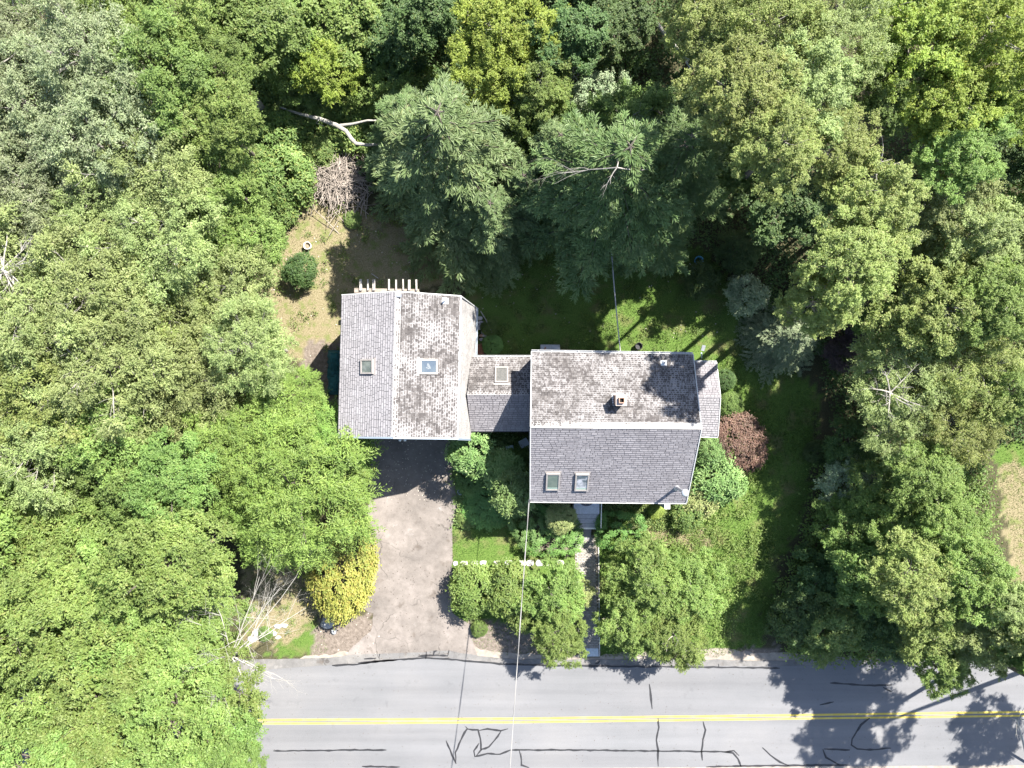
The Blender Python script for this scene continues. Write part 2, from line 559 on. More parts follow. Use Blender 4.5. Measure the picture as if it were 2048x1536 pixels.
ROAD = asphalt("road_asphalt", (0.116, 0.118, 0.123), (0.130, 0.130, 0.135), (0.144, 0.142, 0.144), .35, .5)
DRIVE = asphalt("driveway_asphalt", (.102, .091, .083), (.142, .125, .113), (.192, .169, .154))
SHOULDER = asphalt("shoulder_asphalt", (0.100, 0.097, 0.097), (0.128, 0.124, 0.121), (0.168, 0.158, 0.149), 0, 2.0)
SAND = simple("sandy_verge", (0.213, 0.184, 0.154), .95, .3, 3, bump=.4)
YELLOW = asphalt("yellow_paint", (0.362, 0.277, 0.055), (0.422, 0.326, 0.072), (0.458, 0.367, 0.121), .3, 3)
TAR = simple("tar_seal", (.018, .018, .02), .6, .3, 4)
PAVER = simple("pale_paver", (0.260, 0.237, 0.213), .9, .22, 5, bump=.4)
PAVER_BED = simple("paver_bed", (.13, .115, .095), .95, .3, 9)


# ------------------------------------------------------------------ ground
def poly_mask(X, Y, poly):
    """signed-ish inside test, poly as world xy"""
    inside = np.zeros(X.shape, bool)
    n = len(poly)
    for i in range(n):
        x1, y1 = poly[i]
        x2, y2 = poly[(i + 1) % n]
        c = ((y1 > Y) != (y2 > Y))
        with np.errstate(divide='ignore', invalid='ignore'):
            xi = (x2 - x1) * (Y - y1) / (y2 - y1 + 1e-12) + x1
        inside ^= c & (X < xi)
    return inside


def wpoly(pts, z=0.0):
    return [P(x, y, z) for x, y in pts]


ZONES = {
    'lawn': [
        [(900, 1040), (1155, 1040), (1155, 1180), (1140, 1300), (1010, 1310), (945, 1290), (902, 1230)],
        [(1195, 1010), (1390, 870), (1440, 700), (1560, 700), (1640, 800), (1620, 980), (1560, 1130), (1530, 1290),
         (1420, 1315), (1195, 1320)],
        [(930, 470), (1080, 450), (1400, 500), (1520, 600), (1560, 720), (1440, 740), (1000, 730), (930, 640)],
        [(1985, 880), (2300, 860), (2300, 1180), (2040, 1170)],
        [(560, 1270), (640, 1240), (660, 1300), (600, 1318), (540, 1310)],
        [(900, 860), (1070, 860), (1070, 1010), (910, 1010)],
    ],
    'dry': [
        [(510, 520), (560, 450), (640, 400), (800, 430), (930, 480), (960, 560), (690, 600), (690, 720), (560, 740), (540, 600)],
        [(500, 1120), (620, 1130), (640, 1240), (560, 1290), (480, 1290)],
        [(1290, 1030), (1380, 1030), (1420, 1090), (1260, 1100)],
        [(1995, 930), (2100, 940), (2120, 1180), (2030, 1160)],
    ],
    'dirt': [
        [(610, 690), (680, 690), (680, 880), (600, 880)],
        [(640, 1235), (740, 1225), (780, 1300), (700, 1320), (620, 1318)],
        [(930, 1240), (1150, 1270), (1150, 1325), (940, 1325)],
        [(1060, 1040), (1140, 1080), (1140, 1110), (1050, 1100)],
        [(1280, 1305), (1560, 1290), (1560, 1325), (1270, 1325)],
    ],
}


def smooth_noise(X, Y, s, seed):
    """cheap value noise from summed sines"""
    r = np.random.default_rng(seed)
    v = np.zeros_like(X)
    for k in range(7):
        a = r.uniform(0, 2 * np.pi)
        f = (0.6 + 0.5 * k) / s
        v += np.sin((X * np.cos(a) + Y * np.sin(a)) * f + r.uniform(0, 6.28)) / (1 + .35 * k)
    return v / 3.0


def build_ground():
    gx = np.concatenate([[-600, -300, -150, -90, -60], np.arange(-40, 40.01, .22), [60, 90, 150, 300, 600]])
    gy = np.concatenate([[-600, -300, -150, -90, -50], np.arange(-28, 28.01, .22), [50, 90, 150, 300, 600]])
    X, Y = np.meshgrid(gx, gy)
    nx, ny = len(gx), len(gy)
    jx = X + 0.35 * smooth_noise(X, Y, .5, 1) + .15 * RNG.normal(size=X.shape)
    jy = Y + 0.35 * smooth_noise(X, Y, .5, 2) + .15 * RNG.normal(size=X.shape)
    wts = []
    for key in ('lawn', 'dry', 'dirt'):
        mk = np.zeros(X.shape, bool)
        for p in ZONES[key]:
            mk |= poly_mask(jx, jy, wpoly(p))
        wts.append(mk.astype(float))
    lawn, dry, dirt = wts
    col = np.stack([lawn, dry, dirt, np.ones_like(lawn)], -1).reshape(-1, 4)
    Z = np.zeros_like(X)
    verts = np.stack([X, Y, Z], -1).reshape(-1, 3)
    i = np.arange(nx * ny).reshape(ny, nx)
    faces = np.stack([i[:-1, :-1], i[:-1, 1:], i[1:, 1:], i[1:, :-1]], -1).reshape(-1, 4)
    m, t, N, L, b = new_mat("ground_mix")
    pos = N.new("ShaderNodeNewGeometry").outputs["Position"]
    at = N.new("ShaderNodeAttribute")
    at.attribute_name = "zone"
    sp = N.new("ShaderNodeSeparateColor")
    L.new(at.outputs["Color"], sp.inputs[0])
    fine = noise(N, L, pos, 14, 5, .7)
    broad = noise(N, L, pos, .7, 4, .6)
    forest = ramp(N, [(0.3, (.022, .026, .013)), (0.5, (.05, .048, .026)), (0.7, (.10, .085, .05))])
    L.new(fine, forest.inputs[0])
    grass = ramp(N, [(0.3, (.036, .07, .014)), (0.5, (.07, .118, .025)), (0.7, (.115, .155, .042))])
    L.new(fine, grass.inputs[0])
    gtan = ramp(N, [(0.52, (0, 0, 0)), (0.66, (.7, .7, .7))])
    L.new(broad, gtan.inputs[0])
    grass_c = mixc(N, L, gtan.outputs[0], grass.outputs[0], (.13, .115, .055))
    dryc = ramp(N, [(0.3, (.085, .08, .038)), (0.5, (.165, .14, .082)), (0.72, (.27, .23, .155))])
    L.new(fine, dryc.inputs[0])
    gd = ramp(N, [(0.5, (0, 0, 0)), (0.62, (.75, .75, .75))])
    L.new(noise(N, L, pos, 1.6, 5, .65), gd.inputs[0])
    dry_c = mixc(N, L, gd.outputs[0], dryc.outputs[0], (.10, .125, .036))
    dirtc = ramp(N, [(0.3, (.075, .062, .05)), (0.55, (.15, .125, .105)), (0.75, (.25, .215, .18))])
    L.new(noise(N, L, pos, 5, 6, .75), dirtc.inputs[0])
    c = mixc(N, L, sp.outputs[0], forest.outputs[0], grass_c)
    c = mixc(N, L, sp.outputs[1], c, dry_c)
    c = mixc(N, L, sp.outputs[2], c, dirtc.outputs[0])
    L.new(c, b.inputs["Base Color"])
    b.inputs["Roughness"].default_value = 1.0
    b.inputs["Specular IOR Level"].default_value = 0.1
    bn = N.new("ShaderNodeBump")
    bn.inputs["Strength"].default_value = 0.6
    bn.inputs["Distance"].default_value = 0.05
    L.new(fine, bn.inputs["Height"]); L.new(bn.outputs[0], b.inputs["Normal"])
    me = np_mesh("ground", verts, faces, [m])
    ca = me.color_attributes.new("zone", 'FLOAT_COLOR', 'POINT')
    ca.data.foreach_set("color", col.astype(np.float32).ravel())
    o = link("ground", me)
    tag(o, kind="structure")
    return o


build_ground()


def rough_poly(pts, z, amp=0.06, step=0.35, seed=0):
    """closed outline with an uneven edge"""
    r = random.Random(seed)
    w_ = [Vector(P(x, y, z)) for x, y in pts]
    out = []
    for i in range(len(w_)):
        a, b2 = w_[i], w_[(i + 1) % len(w_)]
        n = max(1, int((b2 - a).length / step))
        n = min(n, 60)
        for k in range(n):
            p = a.lerp(b2, k / n)
            out.append((p.x + r.uniform(-amp, amp), p.y + r.uniform(-amp, amp)))
    return out


def sheet(name, outline, z0, z1, mat, kind="structure", parent=None):
    o = MB().prism(outline, z0, z1).build(name, mat, parent)
    if kind: tag(o, kind=kind)
    return o


# road
road_n = [(-900, 1362), (300, 1345), (500, 1341), (640, 1331), (700, 1328), (790, 1317), (880, 1314), (960, 1322), (1040, 1329),
          (1200, 1333), (1400, 1331), (1500, 1332), (1820, 1328), (2048, 1318), (2900, 1288)]
road_s = [(2900, 1518), (2048, 1530), (1500, 1533), (1000, 1537), (500, 1541), (-900, 1560)]
road = sheet("road", wpoly(road_n + road_s), -.1, .030, ROAD)
shoulder_pts = [(-900, 1335), (300, 1325), (500, 1318), (640, 1316), (720, 1308), (900, 1302), (960, 1312), (1040, 1318),
                (1200, 1319), (1400, 1318), (1500, 1321), (1820, 1319), (2048, 1308), (2900, 1275)] + [(2900, 1300), (2048, 1330), (1500, 1345),
                (700, 1345), (-900, 1372)]
sheet("road_shoulder", rough_poly(shoulder_pts, 0, .04, .5, 3), -.1, .022, SHOULDER)
verge_pts = [(2900, 1512), (2048, 1526), (1500, 1529), (1000, 1533), (500, 1537), (-900, 1556), (-900, 1640), (2900, 1600)]
sheet("road_verge", rough_poly(verge_pts, 0, .05, .5, 4), -.1, .012, SAND)
north_verge = [(520, 1326), (640, 1310), (760, 1296), (940, 1292), (1010, 1306), (1180, 1312), (1270, 1302), (1420, 1296), (1540, 1306), (1800, 1318),
               (1800, 1326), (1000, 1326), (520, 1330)]
sheet("sandy_strip_ground", rough_poly(north_verge, 0, .10, .3, 9), -.1, .009, SAND)


def ribbon(name, pts, width, z, mat, parent=None, taper=True, jit=0.0, closed_h=.004):
    """flat strip along pixel points"""
    pts = [Vector(P(x, y, z)) for x, y in pts]
    fine = []
    for i in range(len(pts) - 1):
        n = max(1, int((pts[i + 1] - pts[i]).length / .25))
        for k in range(n):
            fine.append(pts[i].lerp(pts[i + 1], k / n))
    fine.append(pts[-1])
    r = random.Random(len(pts) * 31 + int(pts[0].x * 100))
    vs = []
    for i, p in enumerate(fine):
        d = fine[min(i + 1, len(fine) - 1)] - fine[max(i - 1, 0)]
        d.normalize()
        nrm = Vector((-d.y, d.x))
        w_ = width * (1 + r.uniform(-.35, .35) * (jit > 0))
        if taper and i in (0, len(fine) - 1): w_ *= .4
        p2 = p + nrm * r.uniform(-jit, jit)
        for s_ in (-.5, .5):
            vs.append((p2.x + nrm.x * w_ * s_, p2.y + nrm.y * w_ * s_, z))
    fs = [(2 * i, 2 * i + 2, 2 * i + 3, 2 * i + 1) for i in range(len(fine) - 1)]
    n = len(vs)
    vs += [(x, y, zz - closed_h) for x, y, zz in vs]
    fs = [tuple(reversed(f)) if False else f for f in fs]
    side = []
    for i in range(len(fine) - 1):
        side.append((2 * i, n + 2 * i, n + 2 * i + 2, 2 * i + 2))
        side.append((2 * i + 1, 2 * i + 3, n + 2 * i + 3, n + 2 * i + 1))
    return MB().add(vs, fs + side).build(name, mat, parent)


zl = .0345
ribbon("yellow_line", [(-900, 1456), (300, 1441.5), (1024, 1437.5), (1500, 1431.5), (2048, 1424), (2900, 1404)], .125, zl, YELLOW, road, False)
ribbon("yellow_line", [(-900, 1464), (300, 1448.5), (1024, 1444.5), (1500, 1438.5), (2048, 1431.5), (2900, 1412)], .115, zl, YELLOW, road, False)
seals = [
    [(664, 1331), (714, 1329), (760, 1322), (800, 1319), (850, 1316), (895, 1318), (930, 1322), (960, 1324), (1000, 1328), (1100, 1331), (1240, 1333),
     (1400, 1334), (1480, 1335), (1560, 1336)],
    [(716, 1326), (750, 1323), (795, 1320)], [(728, 1318), (752, 1317)], [(758, 1315), (760, 1308)],
    [(836, 1312), (870, 1310), (896, 1312)], [(852, 1318), (853, 1303)], [(866, 1311), (869, 1303), (874, 1302)], [(896, 1311), (898, 1301)],
    [(546, 1502), (640, 1501), (700, 1500), (773, 1500)],
    [(1022, 1500), (1040, 1500), (1130, 1500), (1240, 1501), (1315, 1502), (1400, 1503), (1440, 1503), (1466, 1506), (1476, 1518), (1482, 1534)],
    [(892, 1481), (900, 1500), (912, 1528)], [(912, 1525), (911, 1505), (922, 1480), (934, 1457), (931, 1453)],
    [(934, 1458), (956, 1460), (961, 1478), (962, 1500), (952, 1512)], [(958, 1461), (975, 1458), (1002, 1462), (1016, 1457)],
    [(1002, 1463), (988, 1482), (978, 1494), (962, 1499)], [(958, 1486), (948, 1502), (950, 1513), (975, 1507), (1000, 1509), (1022, 1500)],
    [(1038, 1500), (1042, 1512), (1043, 1530), (1058, 1536)],
    [(1299, 1368), (1301, 1390), (1304, 1418)], [(1316, 1436), (1318, 1455), (1313, 1480), (1316, 1500), (1316, 1533)],
    [(1406, 1443), (1411, 1460), (1406, 1480), (1403, 1503), (1405, 1521)],
    [(1525, 1495), (1540, 1510), (1560, 1524), (1578, 1532)], [(1412, 1534), (1480, 1532), (1580, 1531), (1700, 1530)],
    [(1740, 1436), (1722, 1450), (1704, 1478), (1703, 1490), (1715, 1498), (1740, 1500), (1782, 1496)], [(1648, 1498), (1700, 1500)],
    [(1646, 1498), (1652, 1515), (1680, 1530)], [(1660, 1366), (1740, 1371), (1784, 1370)], [(1450, 1504), (1468, 1501), (1478, 1512)],
    [(724, 1533), (800, 1534)], [(1372, 1327), (1372, 1335)], [(1437, 1328), (1438, 1335)], [(1190, 1328), (1196, 1326), (1200, 1322)],
    [(1784, 1384), (1766, 1374)], [(1640, 1410), (1668, 1404)],
]
for s_ in seals:
    ribbon("tar_seal", s_, .105, .0385, TAR, road, True, .018)

# driveway
drive_pts = [(742, 876), (738, 985), (735, 1060), (737, 1110), (728, 1165), (716, 1210), (748, 1228), (742, 1262), (700, 1300), (690, 1322), (960, 1322),
             (948, 1296), (940, 1250), (905, 1225), (904, 1060), (916, 1010), (916, 876)]
drive = sheet("driveway", rough_poly(drive_pts, 0, .05, .3, 5), -.1, .018, DRIVE)

# brick walk: individual pavers
walk = MB().prism(wpoly([(1148, 1070), (1196, 1070), (1200, 1316), (1160, 1316)]), -.1, .010).build("walkway", PAVER_BED)
tag(walk, kind="structure")


def paver_mesh(w_, l_, h_):
    mb = MB()
    c = .008
    hx, hy = w_ / 2, l_ / 2
    mb.add([(-hx, -hy, 0), (hx, -hy, 0), (hx, hy, 0), (-hx, hy, 0),
            (-hx + c, -hy + c, h_), (hx - c, -hy + c, h_), (hx - c, hy - c, h_), (-hx + c, hy - c, h_)],
           [(4, 5, 6, 7), (0, 1, 5, 4), (1, 2, 6, 5), (2, 3, 7, 6), (3, 0, 4, 7)])
    return mb


paver_variants = []
for k, c in enumerate([(.27, .25, .225), (.23, .21, .19), (.31, .285, .26), (.19, .17, .155)]):
    paver_variants.append(paver_mesh(.192, .092, .045).mesh("brick", simple("paver_tone_%d" % k, c, .92, .2, 7, bump=.3)))
rb = random.Random(3)
spots = []
y0, y1 = P(0, 1075)[1], P(0, 1312)[1]
n_rows = int((y0 - y1) / .1)
for r_ in range(n_rows):
    y = y0 - .05 - r_ * .1
    py = 768 - y * F / H
    xl = P(1148 + (py - 1070) / 246 * 10, 0)[0]
    for c_ in range(7):
        x = xl + .10 + (.1 if r_ % 2 else 0) + c_ * .2
        if x - xl > 1.27: continue
        spots.append((x, y))
spots.sort(key=lambda s_: s_[0] ** 2 + s_[1] ** 2)
rest = MB()
for i, (x, y) in enumerate(spots):
    dz = rb.uniform(-.006, .008)
    rz = rb.uniform(-.03, .03)
    if i < 300:
        o = bpy.data.objects.new("brick", paver_variants[min(3, int(abs(rb.gauss(0, 1.3))))])
        o.parent = walk
        o.location = (x, y, .008 + dz)
        o.rotation_euler = (rb.uniform(-.02, .02), rb.uniform(-.02, .02), rz)
        COL.objects.link(o)
    else:
        m_ = paver_mesh(.192, .092, .045)
        rest.add([(vx + x, vy + y, vz + .008 + dz) for vx, vy, vz in m_.v], m_.f)
if rest.v:
    tag(rest.build("brick_paving", PAVER, walk), kind="stuff")

# walk edging stone on its right side, and the pale slab at the road end
edge = MB().beam(P3(1197, 1075, .03), P3(1199, 1312, .03), .06, .09).build("edging", STONE_W, walk)
slab = MB().prism(wpoly([(1172, 1296), (1196, 1296), (1197, 1312), (1172, 1312)]), .0, .062).build("slab", simple("blue_slab", (.36, .40, .44), .9, .2, 8), walk)


# ------------------------------------------------------------------ buildings
def shingle_local(w_, ex, th):
    """one shingle: local x across, y up the slope, z out of it. Wedge: thick butt at y=0"""
    L_ = ex * 1.18
    c = .004
    v = np.array([(0, 0, 0), (w_, 0, 0), (w_, L_, 0), (0, L_, 0),
                  (0, 0, th), (w_, 0, th), (w_, L_, .003), (0, L_, .003)], float)
    f = np.array([(4, 5, 6, 7), (0, 1, 5, 4), (1, 2, 6, 5), (2, 3, 7, 6), (3, 0, 4, 7), (3, 2, 1, 0)])
    # uv: only the top face spans the face
    v1 = 1.18
    uv = np.zeros((6, 4, 2))
    uv[0] = [(0, 0), (1, 0), (1, v1), (0, v1)]
    uv[1] = [(0, 0), (1, 0), (1, 0.02), (0, 0.02)]
    return v, f, uv


class Roof:
    """collects shingle placements of one building"""
    def __init__(s, mats):
        s.items = []          # (origin, X, Y, Z, width, exposure, th, mat index)
        s.mats = mats

    def slope(s, e0, e1, r0, r1, ex, wmin, wmax, mi, th=.020, seed=0, skip=None, tilt=.035, rowoff=.0):
        """e0->e1 eave left to right (seen from outside looking up the slope), r0, r1 ridge ends"""
        r = random.Random(seed)
        e0, e1, r0, r1 = [Vector(v) for v in (e0, e1, r0, r1)]
        up = ((r0 + r1) / 2 - (e0 + e1) / 2)
        xd = (e1 - e0).normalized()
        nz = xd.cross(up).normalized()
        yd = nz.cross(xd).normalized()
        Ls = up.dot(yd)
        rows = int(math.ceil(Ls / ex - 1e-6))
        widths = [wmin + (wmax - wmin) * k / 5 for k in range(6)]
        for i in range(rows):
            t = i * ex / Ls
            a = e0.lerp(r0, t)
            b = e1.lerp(r1, t)
            run = (b - a).dot(xd)
            x = -r.uniform(0, wmin) * 0
            first = True
            while x < run - .03:
                w_ = r.choice(widths)
                if first:
                    w_ = r.choice(widths) * r.uniform(.45, 1.0)
                    first = False
                w_ = min(w_, run - x)
                if w_ > .03:
                    o = a + xd * (x + .004) + nz * (.012 + r.uniform(0, .004)) + yd * r.uniform(-.006, .006)
                    c = o + xd * w_ / 2 + yd * ex / 2
                    if not (skip and skip(c)):
                        tl = tilt + r.uniform(-.012, .015)
                        M = Matrix((xd, yd, nz)).transposed() @ Matrix.Rotation(-tl * 0, 3, 'X') @ Matrix.Rotation(r.uniform(-.012, .012), 3, 'Z')
                        s.items.append((o, M, w_ - .012, min(ex, Ls - i * ex + .02), th * r.uniform(.7, 1.35), mi))
                x += w_

    def build(s, roof_obj, nmax=300):
        camp = Vector((0, 0, H))
        order = sorted(range(len(s.items)), key=lambda i: (s.items[i][0] - camp).length)
        single = order[:nmax]
        cache = {}
        minv = roof_obj.matrix_basis.inverted()
        par = roof_obj.parent
        for i in single:
            o, M, w_, ex, th, mi = s.items[i]
            key = (round(w_ / .02), round(ex, 3), mi)
            me = cache.get(key)
            if me is None:
                v, f, uv = shingle_local(key[0] * .02, ex, .016)
                me = cache[key] = np_mesh("shingle", v, f, [s.mats[mi]], uvs=uv.reshape(-1, 2))
            ob = bpy.data.objects.new("shingle", me)
            ob.parent = roof_obj
            W = Matrix.Translation(o) @ M.to_4x4()
            ob.matrix_basis = W
            COL.objects.link(ob)
        V, Fc, U, MI = [], [], [], []
        b = 0
        for i in order[nmax:]:
            o, M, w_, ex, th, mi = s.items[i]
            v, f, uv = shingle_local(w_, ex, th)
            v = v @ np.array(M).T + np.array(o)
            V.append(v); Fc.append(f + b); U.append(uv); MI += [mi] * 6
            b += 8
        me = np_mesh("shingle_courses", np.concatenate(V), np.concatenate(Fc), s.mats, MI, np.concatenate(U).reshape(-1, 2))
        ob = link("shingle_courses", me, roof_obj.parent)
        tag(ob, kind="stuff")
        print("shingles", len(s.items))


def gutter(name, a, b, parent, out, mat=GUTTER, size=.11, hangers=0, hmat=None):
    """open trough along a-b with hanger straps; out = outward horizontal direction"""
    a, b, out = Vector(a), Vector(b), Vector(out)
    d = (b - a).normalized()
    mb = MB()
    prof = [(0.0, 0.0), (0.0, -size * .8), (size, -size * .8), (size, 0.012), (size - .018, .012), (size - .018, -size * .8 + .015), (.012, -size * .8 + .015), (.012, 0.0)]
    vs = []
    for p in (a, b):
        for x, z in prof:
            vs.append(p + out * x + Vector((0, 0, z)))
    n = len(prof)
    fs = [(i, (i + 1) % n, n + (i + 1) % n, n + i) for i in range(n)] + [tuple(reversed(range(n))), tuple(range(n, 2 * n))]
    mb.add(vs, fs)
    g = mb.build(name, mat, parent)
    if hangers:
        for k in range(hangers):
            p = a.lerp(b, (k + .5) / hangers)
            h = MB().beam(p - out * .02 + Vector((0, 0, .018)), p + out * (size - .004) + Vector((0, 0, .018)), .03, .008).build("hanger", hmat or mat, g)
    return g


def roof_frame(c, xd, yd):
    nz = xd.cross(yd).normalized()
    return Matrix((xd, yd, nz)).transposed()


def skylight(parent, pxs, zf, xd, yd, wd, ln, glass, fmat=FRAME, band=None, curb=.14, print_=False, flash=True):
    """pxs: pixel centre, zf(x,y)->roof z. xd across, yd up slope"""
    z = 5.0
    for _ in range(12):
        x, y = P(pxs[0], pxs[1], z + curb)
        z = zf(x, y)
    M = roof_frame(None, xd, yd)
    c = Vector((x, y, z))
    n = M @ Vector((0, 0, 1))
    fr = MB()
    t = .075
    hw, hl = wd / 2, ln / 2

    def bx(cx, cy, sx, sy, z0, z1, mb):
        mb.box(c + M @ Vector((cx, cy, (z0 + z1) / 2)), (sx, sy, z1 - z0), M=M)
    bx(-hw + t / 2, 0, t, ln, -.03, curb, fr)
    bx(hw - t / 2, 0, t, ln, -.03, curb, fr)
    bx(0, hl - t / 2, wd - 2 * t, t, -.03, curb + .004, fr)
    bx(0, -hl + t / 2, wd - 2 * t, t, -.03, curb - .004, fr)
    s_ = fr.build("skylight", fmat, parent)
    g = MB()
    bx(0, 0, wd - 2 * t, ln - 2 * t, curb - .055, curb - .04, g)
    g.build("pane", glass, s_)
    if band:
        g = MB()
        bx(0, -hl + t + .07, wd - 2 * t - .01, .12, curb - .0395, curb - .034, g)
        g.build("reveal", band, s_)
    if print_:
        g = MB()
        rr = random.Random(5)
        for k in range(10):
            a = rr.uniform(0, 6.28)
            q = rr.uniform(.02, .13)
            pts = []
            for j in range(9):
                tt = 2 * math.pi * j / 9
                ra = rr.uniform(.03, .065)
                pts.append(c + M @ Vector((q * math.cos(a) + ra * math.cos(tt), q * math.sin(a) + ra * math.sin(tt), curb - .038 + k * .0005)))
            g.add(pts, [tuple(range(9))])
        g.build("curtain_print", PRINT, s_)
    if flash:
        f = MB()
        bx(0, hl + .05, wd + .14, .10, .0, .045, f)
        f.build("flashing", fmat, s_)
    return s_


def wall_block(parent, poly_list, mat=WALL):
    pass


# ---- main house.  west gable x, east gable x; ridge runs east-west with a slight turn
ZR, ZN, ZS = 8.0, 6.30, 4.9
rW, rE = P3(1061, 855, ZR), P3(1403, 858, ZR)
nW, nE = P3(1063, 704, ZN), P3(1386, 709, ZN)
sW, sE = P3(1060, 1001, ZS), P3(1373, 1004, ZS)
house = empty("house", (rW + rE) / 2 * 1.0 - Vector((0, 0, ZR)), "wide grey-shingled house with a square brick chimney, right of the breezeway", "house")


def plane_z(a, b, c):
    n = (b - a).cross(c - a)
    return lambda x, y: a.z - (n.x * (x - a.x) + n.y * (y - a.y)) / n.z


hs_n, hs_s = plane_z(nW, nE, rE), plane_z(sW, sE, rE)
mb = MB()
for q in ((nE, nW, rW, rE), (sW, sE, rE, rW)):
    n = (q[1] - q[0]).cross(q[2] - q[0]).normalized()
    mb.add([v - n * .055 for v in q] + [v - n * .17 for v in q], [(0, 1, 2, 3), (7, 6, 5, 4), (0, 4, 5, 1), (1, 5, 6, 2), (2, 6, 7, 3), (3, 7, 4, 0)])
hroof = mb.build("roof", DECKBOARD, house)
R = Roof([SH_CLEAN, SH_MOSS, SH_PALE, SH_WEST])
R.slope(sW, sE, rW, rE, .135, .20, .44, 0, seed=1)
R.slope(nE, nW, rE, rW, .118, .10, .20, 1, seed=2)

# east bump-out: low gable of its own
bz_r, bz_n, bz_s = 4.6, 3.7, 3.7
b_rW, b_rE = P3(1392, 793, bz_r), P3(1441, 795, bz_r)
b_nW, b_nE = P3(1385, 724, bz_n), P3(1433, 725, bz_n)
b_sW, b_sE = P3(1392, 871, bz_s), P3(1436, 872, bz_s)
mb = MB()
for q in ((b_nE, b_nW, b_rW, b_rE), (b_sW, b_sE, b_rE, b_rW)):
    n = (q[1] - q[0]).cross(q[2] - q[0]).normalized()
    mb.add([v - n * .045 for v in q] + [v - n * .14 for v in q], [(0, 1, 2, 3), (7, 6, 5, 4), (0, 4, 5, 1), (1, 5, 6, 2), (2, 6, 7, 3), (3, 7, 4, 0)])
mb.build("porch_roof", DECKBOARD, house)
R.slope(b_sW, b_sE, b_rW, b_rE, .14, .14, .28, 3, seed=3)
R.slope(b_nE, b_nW, b_rE, b_rW, .14, .14, .28, 0, seed=4)
R.build(hroof, 300)
# ridge boards: overlapping caps along the ridge
rd = (rE - rW).normalized()
ncap = 36
for k in range(ncap):
    a = rW.lerp(rE, k / ncap)
    b = rW.lerp(rE, (k + 1.12) / ncap)
    mb = MB()
    dn = Vector((0, .30, -.30 * (ZR - ZN) / 3.77))
    up = Vector((0, 0, .06 + .004 * (k % 2)))
    mb.add([a + dn + up - Vector((0, 0, .02)), b + dn + up - Vector((0, 0, .02)), b + up + Vector((0, -.02, 0)), a + up + Vector((0, -.02, 0)),
            a + up + Vector((0, -.02, -.05)), b + up + Vector((0, -.02, -.05)), a + dn, b + dn],
           [(1, 0, 3, 2), (2, 3, 4, 5), (0, 1, 7, 6), (0, 6, 4, 3), (1, 2, 5, 7)])
    mb.build("ridge_cap", SH_PALE, house)
# rake boards
for nm, a, b in (("rake_board", nW, rW), ("rake_board", sW, rW), ("rake_board", nE, rE), ("rake_board", sE, rE)):
    MB().beam(a + Vector((0, 0, -.03)), b + Vector((0, 0, -.03)), .045, .17).build(nm, TRIM, house)
for nm, a, b in (("rake_board", b_nE, b_rE), ("rake_board", b_sE, b_rE)):
    MB().beam(a + Vector((0, 0, -.02)), b + Vector((0, 0, -.02)), .04, .13).build(nm, TRIM, house)
gutter("gutter", nW + Vector((0, .01, .03)), nE + Vector((0, .01, .03)), house, (0, 1, 0), hangers=12)
gutter("gutter", sE + Vector((0, -.01, .0)), sW + Vector((0, -.01, .0)), house, (0, -1, 0), size=.10)
gutter("gutter", b_nW + Vector((0, .01, .02)), b_nE + Vector((0, .01, .02)), house, (0, 1, 0), hangers=3, size=.09)
gutter("gutter", b_sE + Vector((0, -.01, .0)), b_sW + Vector((0, -.01, .0)), house, (0, -1, 0), size=.09)
# walls
ov = .28
x0, x1 = rW.x + .12, rE.x - .16
yN, yS = nW.y - ov, sW.y + ov
mb = MB()
mb.box(((x0 + x1) / 2, (yN + yS) / 2, (ZS - .25) / 2), (x1 - x0, yN - yS, ZS - .25))
# upper gable wedge that closes the wall under the roof
zt = ZS - .25
yr = rW.y
pts = [(yS, zt), (yN, zt), (yN, ZN - .3), (yr, ZR - .25), (yS, zt + .05)]
vs = [(x0 + .001, y, z) for y, z in pts] + [(x1 - .001, y, z) for y, z in pts]
mb.add(vs, [(4, 3, 2, 1, 0), (5, 6, 7, 8, 9), (0, 1, 6, 5), (1, 2, 7, 6), (2, 3, 8, 7), (3, 4, 9, 8)])
mb.build("wall", WALL, house)
# clapboards on the front and gable walls
cb = MB()
for k in range(int(ZS / .13) - 2):
    z = .25 + k * .13
    cb.box(((x0 + x1) / 2, yS - .012, z), (x1 - x0 + .02, .02, .022))
    cb.box((x0 - .012, (yN + yS) / 2, z), (.02, yN - yS - .02, .022))
    cb.box((x1 + .012, (yN + yS) / 2, z), (.02, yN - yS - .02, .022))
tag(cb.build("clapboard_edges", WALL, house), kind="stuff")
# front door and windows
dx = P(1175, 0, 1.2)[0]
dr = MB().box((dx, yS - .03, 1.75), (.95, .06, 2.1)).build("door", simple("door_paint", (.10, .12, .15), .5, .1), house)
MB().lathe((dx + .36, yS - .09, 1.7), [(0.0, -.03), (.035, -.02), (.035, .02), (0.0, .03)], 8).build("handle", STEEL, dr)


